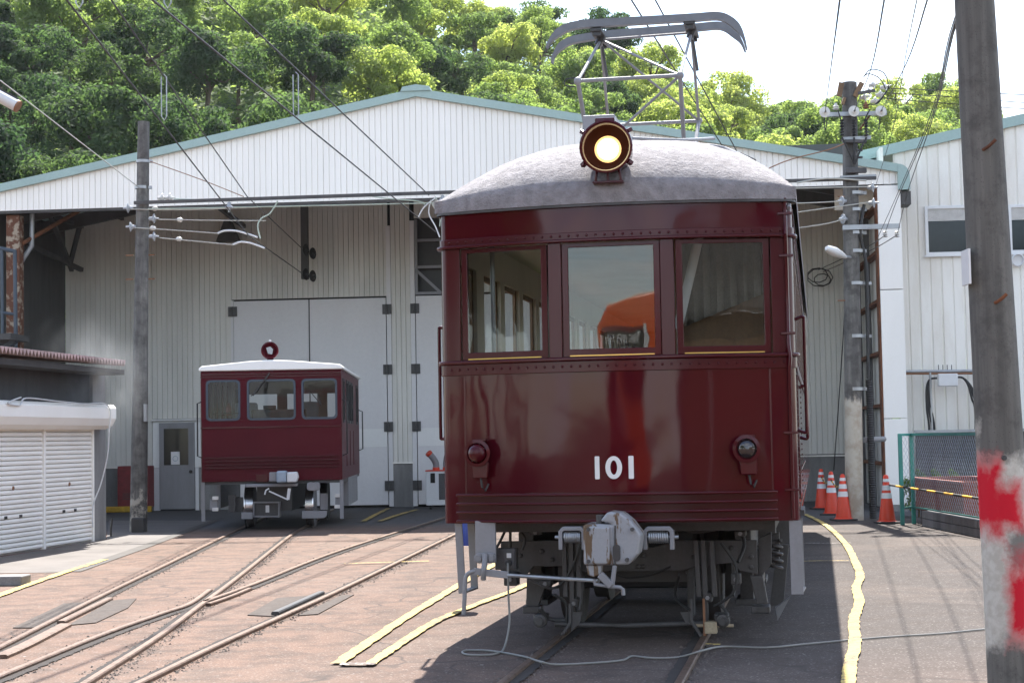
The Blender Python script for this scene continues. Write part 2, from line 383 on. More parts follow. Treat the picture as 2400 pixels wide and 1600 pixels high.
# ================================================================ GROUND
gm = MB().add([(-500, -300, 0), (500, -300, 0), (500, 700, 0), (-500, 700, 0)], [(0, 1, 2, 3)])
tag(gm.build('ground', M['asphalt']), kind='structure', label='pinkish grey worn asphalt of the depot yard')
def strip(pts, widths, z, jitter=0, sub=10, ragged=0):
    """flat ribbon on the ground along world points"""
    c = smooth_pts(pts, sub); n = len(c); mb = MB(); vs = []
    for i, p in enumerate(c):
        d = (c[min(i+1, n-1)]-c[max(i-1, 0)]); d.z = 0; d.normalize(); s = Vector((d.y, -d.x, 0))
        w = widths if not isinstance(widths, (list, tuple)) else widths[0]+(widths[-1]-widths[0])*i/(n-1)
        for sg in (-1, 1): 
            q = p+s*sg*(w/2+random.uniform(-1, 1)*ragged)+s*random.uniform(-1, 1)*jitter*0; vs.append((q.x, q.y, z))
    return mb.add(vs, [(2*i, 2*i+1, 2*i+3, 2*i+2) for i in range(n-1)])
MZ = [.013]
def marking(name, pxs, w, mat, label, ragged=.008, sub=14):
    MZ[0] += .0012; o = strip([gp(*p) for p in pxs], w, MZ[0], sub=sub, ragged=ragged).build(name, M[mat]); tag(o, label, kind='structure')
marking('yellow_line', [(-60, 1388), (0, 1368), (120, 1325), (240, 1286)], .11, 'yellow_line_paint', 'yellow painted line in front of the roller shutters')
marking('yellow_line', [(775, 1527), (900, 1441), (1000, 1378), (1075, 1333), (1140, 1295)], .092, 'yellow_line_paint', 'yellow painted line passing left of the maroon train')
marking('yellow_line', [(848, 1530), (900, 1494), (1000, 1430), (1100, 1388), (1170, 1362), (1230, 1335)], .082, 'yellow_line_paint', 'yellow painted line running under the left step of the train')
marking('white_patch', [(782, 1529), (862, 1529)], .10, 'white_line_paint', 'white paint patch joining the two yellow lines', sub=20)
marking('yellow_line', [(1848, 1182), (1880, 1197), (1908, 1216), (1945, 1255), (1963, 1290), (1976, 1325), (1967, 1352), (1974, 1385), (1962, 1425), (1964, 1480), (1953, 1530), (1948, 1590)], .086, 'yellow_line_paint', 'wavy yellow painted line to the right of the train', ragged=.006)
marking('yellow_line', [(790, 1297), (880, 1294), (985, 1291)], .06, 'yellow_line_paint', 'thin yellow line across the middle track')
marking('white_line', [(1846, 1250), (1900, 1250), (1955, 1249)], .06, 'white_line_paint', 'thin white line crossing to the wavy yellow line')
marking('yellow_line', [(1846, 1292), (1900, 1291), (1950, 1291)], .05, 'yellow_line_paint', 'thin yellow line between train and wavy yellow line')
marking('yellow_line', [(835, 1199), (862, 1184), (892, 1169)], .10, 'yellow_line_paint', 'yellow line ending at the big grey door')
marking('yellow_line', [(872, 1199), (915, 1184), (958, 1172)], .10, 'yellow_line_paint', 'yellow line running to the concrete plinth between doors')
marking('yellow_line', [(1620, 1486), (1655, 1487)], .05, 'yellow_line_paint', 'short yellow mark under the cable beside the rail', sub=10)
# concrete drain strip and pad by the shed
def patch(name, pxs, mat, z, label):
    p = [gp(*q) for q in pxs]; o = MB().add([(q.x, q.y, z) for q in p], [tuple(range(len(p)))]).build(name, M[mat]); tag(o, label, kind='structure')
dirty('pad_concrete', (.115, .10, .092), (.055, .047, .042), .7, 1.1, amt=.8, streak=False, fine=50, bstr=.2)
dirty('drain_dark', (.055, .047, .042), (.03, .026, .023), .7, 2, amt=.8, streak=False, fine=50, bstr=.2)
patch('concrete_pad', [(-60, 1317), (150, 1314), (345, 1252), (500, 1195), (250, 1195), (245, 1237), (-60, 1290)], 'pad_concrete', .004, 'pale concrete apron in front of the roller shutters')
patch('drain_channel', [(150, 1313), (185, 1313), (340, 1258), (505, 1194), (490, 1194), (322, 1254)], 'drain_dark', .008, 'dark drain channel cover along the concrete apron')
# ---- rails
def rail(name, pts, label, w=.056, top=.030, group=None, sub=10):
    c = smooth_pts(pts, sub); n = len(c); vs = []; fs = []
    prof = [(-.5, -.06), (-.5, .72), (-.36, 1.0), (.36, 1.0), (.5, .72), (.5, -.06)]
    for i, p in enumerate(c):
        d = c[min(i+1, n-1)]-c[max(i-1, 0)]; d.z = 0; d.normalize(); s = Vector((d.y, -d.x, 0))
        for a, b in prof: q = p+s*a*w; vs.append((q.x, q.y, b*top))
    m = len(prof)
    for i in range(n-1):
        for j in range(m-1): fs.append((i*m+j, i*m+j+1, (i+1)*m+j+1, (i+1)*m+j))
    fs += [tuple(range(m)), tuple(range((n-1)*m, n*m))[::-1]]
    return MB().add(vs, fs).build(name, M['rail_steel']), c
def W(x, y): return gp(x/KPX, y/KPX)      # full-size pixel
railsC = []
def mkrail(pxs, label, world_pts=None):
    o, c = rail('rail', world_pts or [W(*p) for p in pxs], label); tag(o, label, 'rail'); railsC.append(c)
def ext(a, b, d): v = (Vector(a)-Vector(b)); v.z = 0; return Vector(a)+v.normalized()*d
A_l = [W(0, 1522), W(252, 1393), W(392, 1325), W(548, 1248)]
A_l = [ext(A_l[0], A_l[1], 8)]+A_l+[ext(A_l[-1], A_l[-2], 9)]
A_r = [W(211, 1600), W(368, 1499), W(473, 1420), W(559, 1355), W(681, 1257), W(719, 1233)]
A_r = [ext(A_r[0], A_r[1], 6)]+A_r+[ext(A_r[-1], A_r[-2], 7)]
B_l1 = [W(0, 1590), W(238, 1493), W(380, 1442), W(443, 1420), W(492, 1386)]
B_l1 = [ext(B_l1[0], B_l1[1], 6)]+B_l1
B_l2 = [W(477, 1415), W(596, 1372), W(800, 1292), W(1043, 1214)]; B_l2.append(ext(B_l2[-1], B_l2[-2], 5))
B_r = [W(341, 1600), W(528, 1509), W(800, 1385), W(1069, 1253)]; B_r = [ext(B_r[0], B_r[1], 6)]+B_r+[ext(B_r[-1], B_r[-2], 9)]
mkrail(None, 'rusty rail under the left wheels of the small railcar', A_l)
mkrail(None, 'rusty rail under the right wheels of the small railcar', A_r)
mkrail(None, 'bent wing rail of the crossing ending in a kink', B_l1)
mkrail(None, 'rusty rail running from the crossing point to the closed doors', B_l2)
mkrail(None, 'rusty rail beside the black guard plank', B_r)
TF = Frame((.741, 12.16, 0), 10.2)
for sx_, nm in ((-.5335, 'left'), (.5335, 'right')):
    mkrail(None, f'rail under the {nm} wheels of the maroon train', [TF.wld((.03+sx_+.0, y, 0)) for y in (-9, -4, 0, 8, 16)])
def plank(name, pxs, w, h, mat, label, cat):
    o, c = rail(name, [W(*p) for p in pxs], label, w, h); o.data.materials[0] = M[mat]; tag(o, label, cat)
plank('guard_rail', [(143, 1462), (257, 1406)], .07, .03, 'rail_steel', 'short steel guard rail beside the rubber mat', 'guard rail')
plank('guard_plank', [(0, 1543), (60, 1516), (152, 1468)], .11, .03, 'rail_steel', 'flat rusty steel plank lying beside the rail', 'steel plank')
plank('guard_plank', [(488, 1420), (540, 1402), (586, 1383)], .05, .03, 'rail_steel', 'thin check rail right of the crossing point', 'guard rail')
plank('guard_plank', [(645, 1443), (700, 1418), (753, 1394)], .07, .04, 'black_metal', 'black raised guard plank next to a rubber mat', 'guard plank')
def gmat(pxs, label):
    p = [W(*q) for q in pxs]; n = len(p)
    MBx = MB().prism([(q.x, q.y, .0) for q in p], (0, 0, .009)).build('crossing_mat', M['mat_rubber']); tag(MBx, label, 'rubber mat')
gmat([(30, 1472), (150, 1415), (212, 1412), (150, 1440), (80, 1472)], 'dark woven crossing mat outside the left rail')
gmat([(160, 1466), (262, 1408), (320, 1403), (300, 1425), (225, 1460)], 'dark woven crossing mat inside the left rail')
gmat([(580, 1442), (650, 1402), (735, 1396), (640, 1445)], 'dark crossing mat beside the black guard plank')
gmat([(700, 1443), (800, 1396), (830, 1394), (745, 1440)], 'reddish crossing mat outside the rail')
# crumbled asphalt and soil along the rails
def debris():
    mb = MB(); rnd = random.Random(3)
    for ci, c in enumerate(railsC):
        for i in range(len(c)-1):
            a, b = c[i], c[i+1]; L = (b-a).length
            if a.y > 34 or a.y < 9 or (ci >= 5 and a.y > 13.5): continue
            d = (b-a).normalized(); s = Vector((d.y, -d.x, 0))
            dens = 150 if ci < 5 else 90
            for k in range(int(L*dens*min(1, 22/max(a.y, 10)))):
                side = rnd.choice((-1, 1, 1)); 
                p = a+(b-a)*rnd.random()+s*side*(.034+abs(rnd.gauss(0, .05)))
                r = rnd.uniform(.003, .013); an = rnd.random()*6.28
                vs = [(p.x+r*math.cos(an+q*2.09)*rnd.uniform(.7, 1.5), p.y+r*math.sin(an+q*2.09)*1.3, 0) for q in range(3)]+[(p.x, p.y, r*rnd.uniform(.5, 1.1))]
                mb.add(vs, [(0, 1, 3), (1, 2, 3), (2, 0, 3)])
    return mb
tag(debris().build('rail_debris', M['stone_chip']), 'dark crumbs and small stones along the rails', 'gravel', kind='stuff')
for ci, c in enumerate(railsC):
    pts = [p for p in c if 8.5 < p.y < 33]
    off = .055 if ci in (0, 2, 3, 5) else -.055
    q = []
    for i, p in enumerate(pts):
        d = pts[min(i+1, len(pts)-1)]-pts[max(i-1, 0)]; d.z = 0; d.normalize(); q.append(p+Vector((d.y, -d.x, 0))*off)
    o = strip(q, .085, .0052+.0011*ci, sub=7, ragged=.010).build('flangeway', M['soil']); tag(o, 'dark dirty groove beside the rail', kind='structure')
# ================================================================ HILL TERRAIN
def hill_z(x, y):
    r = max(0.0, min(1.0, (y-58)/150)); r = r*r*(3-2*r)*.55+r*.45
    # ridge height falls from left to right
    xs = x/max(y, 40)*3960+1200
    prof = [(-900, 80), (0, 72), (500, 66), (900, 59), (1100, 50), (1400, 46.5), (1680, 40), (1750, 37), (2000, 38), (2250, 38), (2350, 35), (2450, 35), (3300, 30)]
    for (a, ha), (b, hb) in zip(prof, prof[1:]):
        if a <= xs <= b: h = ha+(hb-ha)*(xs-a)/(b-a); break
    else: h = 80 if xs < 0 else 30
    return -1+r*(h-3)+1.2*math.sin(x*.13+y*.07)*r
nx, ny = 50, 26; vs = []
for j in range(ny):
    for i in range(nx):
        y = 56+j*9.5; x = (-.75+1.5*i/(nx-1))*y; vs.append((x, y, hill_z(x, y)))
dirty('forest_floor', (.055, .085, .028), (.035, .055, .02), .95, .6, amt=.8, streak=False, fine=8, bstr=.5)
tag(MB().add(vs, [(j*nx+i, j*nx+i+1, (j+1)*nx+i+1, (j+1)*nx+i) for j in range(ny-1) for i in range(nx-1)]).build('hill', M['forest_floor']), 'wooded hillside behind the sheds', kind='structure')
# ================================================================ WAREHOUSE
WF = Frame((7.15, 31.7, 0), 5)
def wthing(name, label, cat): return thing(name, label, cat, WF.o, -WF.h)
ware = wthing('warehouse', 'white ribbed gabled train shed with teal roof trim and recessed grey doors', 'warehouse')
AX, ZAP, SL = -8.95, 8.28, .193
def roof_z(x): return ZAP-SL*abs(x-AX)
def ribbed(x0, x1, y, zb, zt_fn, rib, depth=.018, alt=1):
    """ribbed sheet facing -y: raised flats and narrow valleys"""
    xs = []; n = max(1, round((x1-x0)/rib)); st = (x1-x0)/n
    for i in range(n):
        a = x0+i*st; g = st*.13
        xs += [(a+.0008 if i == 0 else a, depth), (a+g*.55, depth), (a+g, 0), (a+st-g*.45, 0)]
    xs.append((x1-.0008, depth)); vs = []; fs = []
    for x, d in xs: vs += [(x, y+d, zb(x) if callable(zb) else zb), (x, y+d, zt_fn(x))]
    for i in range(len(xs)-1): fs.append((2*i, 2*i+2, 2*i+3, 2*i+1))
    return MB().add(vs, fs)
# gable sheets
x = -18.1; pw = .456
while x < .2:
    x1 = min(x+pw, .22)
    ribbed(x, x1, 0, 6.15, lambda q: roof_z(q)-.12, .114).build('wall_panel', M['white_siding'], ware); x = x1
# gable soffit edge and trims
MB().box(-18.1, -.21, .03, .12, 6.10, 6.17).build('gable_sill', M['dark_steel'], ware)
for a, b in ((-18.2, AX), (AX, .18)):
    pa, pb = Vector((a, -.06, roof_z(a)-.10)), Vector((b, -.06, roof_z(b)-.10))
    MB().prism([(a, -.10, roof_z(a)-.155), (b, -.10, roof_z(b)-.155), (b, -.10, roof_z(b)), (a, -.10, roof_z(a))], (0, .14, 0)).build('roof_trim', M['teal_trim'], ware)
    MB().prism([(a, .04, roof_z(a)-.10), (b, .04, roof_z(b)-.10), (b, .04, roof_z(b)-.005), (a, .04, roof_z(a)-.005)], (0, 24, 0)).build('roof', M['teal_trim'], ware)
MB().prism([(AX-.30, -.13, roof_z(AX-.3)+.003), (AX+.30, -.13, roof_z(AX+.3)+.003), (AX+.26, -.13, ZAP+.03), (AX, -.13, ZAP+.07), (AX-.26, -.13, ZAP+.03)], (0, .3, 0)).build('ridge_cap', M['teal_trim'], ware)
# curved gutter end on the right
gut = [(.18, 6.33), (.18, 6.51)]+[(.18+.22*math.sin(R_(t)), 6.29+.22*math.cos(R_(t))) for t in range(0, 91, 15)]+[(.40, 6.02), (.18, 6.02)]
MB().prism([(a, -.11, b) for a, b in gut], (0, .9, 0)).build('gutter_end', M['teal_trim'], ware)
MB().box(.235, .42, -.02, .5, 5.75, 6.0).build('gutter_box', M['dark_steel'], ware)
# right clad column: three cover sheets with seams
for z0, z1 in ((.12, 1.72), (1.735, 4.14), (4.155, 6.12)):
    MB().box(-.205, .225, -.035, .30, z0, z1).build('column_cover', M['white_siding'], ware, .006)
MB().box(-.19, .21, -.03, .29, 0, .115).build('column_plinth', M['concrete'], ware)
MB().box(-.235, -.21, -.03, .30, 0, 6.1).build('column_edge', M['rust'], ware)
# side walls inside the porch, girts on the right one
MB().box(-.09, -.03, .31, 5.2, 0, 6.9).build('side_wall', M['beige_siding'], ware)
for z in (.85, 1.95, 2.95, 3.93, 4.86, 5.75): MB().box(-.24, -.095, .32, 5.18, z, z+.06).build('girt', M['rust'], ware)
for y in (1.9, 3.5): MB().box(-.25, -.245+.10, y, y+.1, 0, 6.1).build('stud', M['dark_steel'], ware)
MB().box(-17.95, -17.85, .31, 5.2, 0, 6.9).build('side_wall', M['dark_steel'], ware)
# left rusty column and porch roof framing
MB().box(-17.22, -16.95, .12, .36, 0, 6.08).build('column', M['rust_flaking'], ware, .01)
def ctube(name, a, b, r, mat): return MB().cyl(WF.px(*a), WF.px(*b), r, 8).build(name, M[mat], ware)
ctube('brace', (50, 560, .3), (192, 478, 1.6), .045, 'rust')
MB().tube([WF.px(74, 488, .5), WF.px(73, 565, .5), WF.px(48, 602, .5)], .05, 10).build('downpipe', M['galvanised'], ware)
for a, b in (((110, 480, 2), (165, 620, 4.2)), ((188, 500, 3.5), (160, 610, 4.4)), ((60, 560, 2.5), (188, 620, 4.4)), ((80, 480, 1.5), (188, 520, 4.0)), ((470, 450, 2.0), (560, 520, 4.8))):
    MB().bar(WF.px(*a), WF.px(*b), .09, .09).build('roof_brace', M['dark_steel'], ware)
for yy in (1.8, 3.5):
    for a, b in ((-17.85, AX), (AX, -.1)): MB().bar((a, yy, roof_z(a)-.35), (b, yy, roof_z(b)-.35), .12, .28).build('rafter', M['dark_steel'], ware)
for a in [-16.5+2.1*i for i in range(8)]: MB().bar((a, .2, roof_z(a)-.17), (a, 5.2, roof_z(a)-.17), .07, .1).build('purlin', M['dark_steel'], ware)
# back wall: ribbed sheets above plinth and around the openings
YB = 5.2
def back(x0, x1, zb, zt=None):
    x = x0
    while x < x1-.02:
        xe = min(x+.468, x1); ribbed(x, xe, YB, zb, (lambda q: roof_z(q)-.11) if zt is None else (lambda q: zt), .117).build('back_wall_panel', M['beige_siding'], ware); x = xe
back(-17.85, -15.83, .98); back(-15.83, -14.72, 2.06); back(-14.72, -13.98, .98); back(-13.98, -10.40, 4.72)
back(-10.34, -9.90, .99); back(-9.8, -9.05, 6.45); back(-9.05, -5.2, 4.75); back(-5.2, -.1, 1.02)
def plinth(x0, x1, h=.97): MB().box(x0, x1, YB+.01, YB+.2, 0, h).build('plinth', M['concrete'], ware)
plinth(-17.85, -15.80); plinth(-14.76, -13.98); plinth(-10.34, -9.90); plinth(-5.2, -.1, 1.0)
for x0, x1 in ((-17.85, -15.80), (-14.76, -13.98), (-10.36, -9.88), (-5.2, -.1)): MB().box(x0, x1, YB-.03, YB+.0, .965, 1.0).build('drip_edge', M['white_siding_old'], ware)
MB().box(-17.8, -.2, YB+.45, YB+.5, 0, 7.9).build('light_stop_panel', M['black_metal'], ware)  # added black panel, stops light leaking through the gaps above the doors
# big leaf doors
def bigdoor(x0, x1, top, split, name='leaf_door'):
    d = MB().box(x0, x1, YB-.02, YB+.05, .06, top).build(name, M['door_grey'], ware)
    MB().box(x0+.01, x1-.01, YB-.026, YB-.021, 1.35, 1.75).build('pale_band', M['door_light'], d)
    MB().box(split-.012, split+.012, YB-.035, YB-.021, .06, top).build('door_seam', M['frame_grey'], d)
    return d
dA = bigdoor(-13.93, -10.46, 4.68, -12.2); dB = bigdoor(-9.78, -5.3, 4.70, -7.5)
def hinges(d, x, zs):
    for z in zs:
        h = MB().box(x-.10, x+.10, YB-.05, YB-.027, z-.11, z+.11); h.cyl((x, YB-.06, z-.11), (x, YB-.06, z+.11), .02, 8)
        for dz in (-.06, 0, .06): h.box(x-.03, x+.03, YB-.075, YB-.05, z+dz-.012, z+dz+.012)
        h.build('hinge', M['dark_steel' if z < 4 else 'frame_grey'], d)
hinges(dA, -10.43, (4.42, 3.07, 1.79, .48)); hinges(dB, -9.80, (4.42, 3.07, 1.79, .48)); hinges(dA, -13.95, (4.45,))
for x0, x1, t in ((-10.44, -10.34, 6.30), (-9.90, -9.80, 6.40), (-14.0, -13.94, 4.70)): MB().box(x0, x1, YB-.015, YB+.04, .02, t).build('door_post', M['door_grey'], ware)
# dark opening with white lattice above the second door
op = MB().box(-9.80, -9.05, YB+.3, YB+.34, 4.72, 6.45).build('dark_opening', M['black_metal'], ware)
fr = MB()
for a, b in (((-9.78, 5.95), (-9.05, 5.95)), ((-9.78, 5.35), (-9.05, 5.35)), ((-9.78, 5.30), (-9.2, 4.75)), ((-9.76, 4.75), (-9.76, 6.42)), ((-9.78, 4.76), (-9.05, 4.76))):
    fr.bar((a[0], YB+.02, a[1]), (b[0], YB+.02, b[1]), .06, .06)
fr.build('lattice', M['light_grey'], ware)
# dark hanging post with dead-end insulators
MB().box(-12.22, -12.07, YB-.75, YB-.6, 5.08, 7.2).build('hanger_post', M['dark_steel'], ware)
# floodlight on the back wall
MB().prism([(-14.2, YB-.5, 6.0), (-14.02, YB-.5, 6.45), (-13.88, YB-.5, 6.45), (-13.7, YB-.5, 6.0)], (0, .3, 0)).build('high_bay_lamp', M['dark_steel'], ware)
# personnel door
pdoor = MB().box(-15.66, -14.85, YB-.06, YB-.02, .03, 1.97).build('door', M['light_grey'], ware, .004)
MB().box(-15.82, -14.72, YB-.015, YB+.05, .96, 2.05).build('door_surround', M['door_light'], ware)
MB().box(-15.80, -15.665, YB-.02, YB+.05, 0, .955).build('door_jamb', M['door_grey'], ware); MB().box(-14.845, -14.765, YB-.02, YB+.05, 0, .955).build('door_jamb', M['door_grey'], ware)
MB().box(-15.82, -14.70, YB-.10, YB-.016, 2.02, 2.05).build('door_hood', M['door_light'], ware)
MB().box(-15.55, -14.99, YB-.066, YB-.0605, 1.02, 1.84).build('pane', M['pane_dark'], pdoor)
sgn = MB().box(-15.385, -15.185, YB-.072, YB-.0665, 1.03, 1.32).build('notice', M['white_paint'], pdoor)
MB().lathe([(.05, 0), (.062, 0), (.062, .002), (.05, .002)], (-15.285, YB-.075, 1.165), (0, 1, 0), 20, True).build('emblem', M['grey_blue'], pdoor)
MB().sphere((-14.93, YB-.09, .87), .035, 6).build('door_knob', M['black_metal'], pdoor)
# ================================================================ RIGHT BUILDING
rb = wthing('office_building', 'white ribbed metal building with windows right of the train shed', 'building')
RY = .9
def rz(x): return 7.0+.199*(x+.0)-.02
x = .235
while x < 7.4:
    xe = x+.424
    ribbed(x, xe, RY, .0, lambda q: rz(q)-.1, .212).build('wall_panel', M['white_siding_old'], rb); x = xe
MB().prism([(-.9, RY-.08, rz(-.9)-.17), (7.6, RY-.08, rz(7.6)-.17), (7.6, RY-.08, rz(7.6)+.03), (-.9, RY-.08, rz(-.9)+.03)], (0, .12, 0)).build('roof_trim', M['teal_trim'], rb)
MB().prism([(-.9, RY+.04, rz(-.9)-.1), (7.6, RY+.04, rz(7.6)-.1), (7.6, RY+.04, rz(7.6)), (-.9, RY+.04, rz(-.9))], (0, 18, 0)).build('roof', M['teal_trim'], rb)
MB().box(-.9, .234, RY+.02, RY+.1, 5.8, 6.7).build('wall_return', M['white_siding_old'], rb)
def rwindow(x0, x1, z0, z1):
    w = MB().ring([(x0, RY-.05, z0), (x1, RY-.05, z0), (x1, RY-.05, z1), (x0, RY-.05, z1)], [(x0+.06, RY-.05, z0+.06), (x1-.06, RY-.05, z0+.06), (x1-.06, RY-.05, z1-.06), (x0+.06, RY-.05, z1-.06)], (0, .049, 0)).build('window', M['white_paint'], rb, .004)
    p = MB().box(x0+.062, x1-.062, RY-.012, RY-.006, z0+.062, z1-.062).build('pane', M['pane_dark'], w)
    zz = z1-.065; i = 0
    while zz > z1-.30: MB().bar((x0+.065, RY-.025, zz), (x1-.065, RY-.02, zz), .012, .016).build('blind_slat', M['blind_white'], w); zz -= .022
    MB().box(x0-.03, x1+.03, RY-.07, RY-.051, z0-.03, z0+.0).build('sill', M['white_paint'], w)
rwindow(.80, 2.18, 4.86, 5.82); rwindow(2.38, 3.8, 4.86, 5.80)
# ================================================================ TREES ON THE HILL
def mat_leaf(name, a, b):
    t = NT(name); oi = t.n('ShaderNodeObjectInfo'); v = t.co()
    n = t.noise(v, 1.1, 3); f = t.math('ADD', t.math('MULTIPLY', oi.outputs['Random'], .75), t.math('MULTIPLY', n, .5))
    col = t.ramp(f, [(.15, a), (.6, tuple((x+y)/2 for x, y in zip(a, b))), (1.0, b)])
    df = t.n('ShaderNodeBsdfPrincipled'); t.l(col, df.inputs['Base Color']); df.inputs['Roughness'].default_value = .75; df.inputs['Specular IOR Level'].default_value = .12
    tr = t.n('ShaderNodeBsdfTranslucent'); t.l(t.mix(1.0, col, (2.2, 2.25, 1.2), 'MULTIPLY'), tr.inputs[0])
    mx = t.n('ShaderNodeMixShader'); mx.inputs[0].default_value = .58; t.l(df.outputs[0], mx.inputs[1]); t.l(tr.outputs[0], mx.inputs[2]); t.l(mx.outputs[0], t.out.inputs[0])
mat_leaf('leaf_dark', (.024, .048, .030), (.062, .096, .045)); mat_leaf('leaf_mid', (0.098, 0.145, 0.060), (0.172, 0.221, 0.094)); mat_leaf('leaf_light', (0.163, 0.206, 0.077), (0.256, 0.286, 0.116))
dirty('bark', (.12, .09, .065), (.05, .04, .03), .9, 5, amt=.8, fine=40, bstr=.5)
def crown(seed, n_leaf, flat, mat, ls):
    """crown of radius about 1, base at z=0: sub-clumps of leaf quads on their shells, open between"""
    rnd = random.Random(seed); vs = []; fs = []; cl = []
    for i in range(rnd.randint(24, 30)):
        an = rnd.random()*6.283; rr = math.sqrt(rnd.random())*.82; z = .35+rnd.random()**.8*(1.15*math.sqrt(max(0, 1-rr*rr*.85)))*flat
        cl.append((Vector((rr*math.cos(an), rr*math.sin(an), z)), rnd.uniform(.20, .36)))
    for i in range(n_leaf):
        c, r = rnd.choice(cl); d = Vector((rnd.gauss(0, 1), rnd.gauss(0, 1), rnd.gauss(.35, 1))).normalized()
        p = c+Vector((d.x, d.y, d.z*.72))*r*(rnd.random()**.22)*rnd.uniform(.8, 1.12)
        nrm = (d+Vector((rnd.gauss(0, .55), rnd.gauss(0, .55), rnd.gauss(.5, .5)))).normalized()
        t1 = nrm.orthogonal().normalized(); t1 = Matrix.Rotation(rnd.random()*6.28, 3, nrm) @ t1; t2 = nrm.cross(t1)
        s = ls*rnd.uniform(.6, 1.3); b = len(vs)
        vs += [tuple(p-t1*s), tuple(p+t2*s*.55-t1*s*.1), tuple(p+t1*s), tuple(p-t2*s*.55+t1*s*.1)]; fs.append((b, b+1, b+2, b+3))
    me = bpy.data.meshes.new('crown'); me.from_pydata(vs, [], fs); me.materials.append(M[mat]); return me, cl
def trunk(seed, cl):
    rnd = random.Random(seed); mb = MB(); top = Vector((rnd.uniform(-.08, .08), rnd.uniform(-.08, .08), .75))
    mb.tube([(0, 0, -.9), (0, 0, -.2), top*.6, top], [.075, .055, .042, .02], 7)
    for c, r in cl[:9]: mb.tube([top*rnd.uniform(.3, .9), (Vector((top.x, top.y, c.z*.6))+c)/2, c], [.03, .02, .008], 5)
    return mb.mesh('trunk', M['bark'])
protos = []
for i in range(9):
    mt = ('leaf_dark', 'leaf_mid', 'leaf_light')[i % 3]
    cm, cl = crown(100+i, 11000, random.uniform(.85, 1.15), mt, .037); protos.append((cm, trunk(200+i, cl)))
tree_n = 0
def tree(x, y, r, k, z=None):
    global tree_n
    kd = ('dark green', 'mid green', 'yellowish light green')[k % 3]
    zone = 'added unseen behind the viewer to darken the train reflections' if y < 20 else 'growing low on the slope just above the shed roofs' if y < 95 else ('standing halfway up the wooded hillside' if y < 160 else 'standing high on the hill near the skyline')
    lab = (f'{kd} broadleaf tree {zone}', f'{kd} trees {zone}')
    z = hill_z(x, y) if z is None else z
    t = thing('broadleaf_tree', lab[0], 'tree', (x, y, z+r*.75), random.random()*6.28, lab[1]); t.scale = (r, r, r*random.uniform(.9, 1.2))
    for nm, me in zip(('crown', 'trunk'), protos[k]):
        mkobj(nm, me, t)
    tree_n += 1
rt = random.Random(11); row = 0; yy = 62
while yy < 226:
    step = 4.9+yy*.012; xx = -.37*yy+rt.uniform(-3, 0)
    while xx < .37*yy:
        u = xx/yy*3960+1200; y = yy+rt.uniform(-2.4, 2.4)
        # left: dark forest, centre and right: lighter
        wl_ = max(0, min(1, (u-350)/900)); nearf = max(0, min(1, (y-62)/70))
        q = rt.random(); k = 0 if q > .38+.47*wl_ else (1 if q > .12+.30*wl_ else 2)
        if u < 820 and y < 125 and rt.random() < .85: k = 0
        if k == 2 and u < 700 and y < 150: k = 1
        k += 3*rt.randint(0, 2)
        r = rt.uniform(2.6, 4.3)
        cz = hill_z(xx, y)+r*1.9
        if (cz-EYE)/y*3960 > 470 and tree_n < 298: tree(xx, y, r, k)      # only what can rise above the roofs
        xx += step*rt.uniform(.8, 1.25)
    yy += 5.0+yy*.03; row += 1
print('trees', tree_n)
# ================================================================ MAROON TRAIN 101
train = thing('electric_railcar', 'glossy maroon electric train with lit headlamp, pantograph and white number 101', 'train', TF.o, -TF.h)
HW, BOW = 1.28, .20
def fy(x): return -BOW*(1-(x/HW)**2)
def FP(x, y, off=0.0):
    p = TF.px(x, y, 0)
    for _ in range(4): p = TF.px(x, y, fy(p.x)+off)
    return p
def plan(x0, x1, out=0.0, n=18):
    """plan curve of the front from x0 to x1 with rounded corners, pushed outwards by out"""
    pts = []; rc = .07
    def corner(sg):
        c = []
        for i in range(6):
            a = R_(90*i/5); c.append((sg*(HW-rc+(rc+out)*math.cos(a)), fy(HW-rc)+rc-(rc+out)*math.sin(a)))
        return c
    xa, xb = x0, x1
    if x0 <= -HW: pts += [(-HW-out, .14)]+corner(-1); xa = -(HW-rc)
    if x1 >= HW: xb = HW-rc
    m = max(1, int(n*(xb-xa)/2.5))
    for i in range(m+1):
        x = xa+(xb-xa)*i/m
        if (i == 0 and x0 <= -HW) or (i == m and x1 >= HW): continue
        pts.append((x, fy(x)-out))
    if x1 >= HW: pts += corner(1)[::-1]+[(HW+out, .14)]
    return pts
def sheet(x0, x1, z0, z1, out=0.0, th=.03, n=18):
    """curved front sheet of real thickness, outer face at 'out' proud of the skin"""
    o = plan(x0, x1, out, n); i_ = plan(x0, x1, out-th, n); N = len(o); mb = MB()
    vs = [(x, y, z) for z in (z0, z1) for x, y in o]+[(x, y, z) for z in (z0, z1) for x, y in i_]; fs = []
    for k in range(N-1):
        fs += [(k, k+1, N+k+1, N+k), (2*N+k+1, 2*N+k, 3*N+k, 3*N+k+1), (N+k, N+k+1, 3*N+k+1, 3*N+k), (k+1, k, 2*N+k, 2*N+k+1)]
    fs += [(0, N, 3*N, 2*N), (N-1, 3*N-1, 4*N-1, 2*N-1)]
    return mb.add(vs, fs, True)
def tp(mb, name, mat, bevel=0, parent=train, seg=2): return mb.build(name, M[mat], parent, bevel, seg)
tp(sheet(-HW, HW, .885, 1.962), 'front_panel', 'maroon_gloss')
tp(sheet(-HW, HW, 2.905, 3.165), 'letter_board', 'maroon_gloss')
tp(sheet(-HW, HW, 1.956, 2.036, .012), 'belt_band', 'maroon_trim', .004)
tp(sheet(-HW, HW, 2.036, 2.062, .036, .06), 'sill_ledge', 'maroon_trim', .008)
tp(sheet(-HW, HW, 2.905, 2.955, .012), 'top_band', 'maroon_trim', .004)
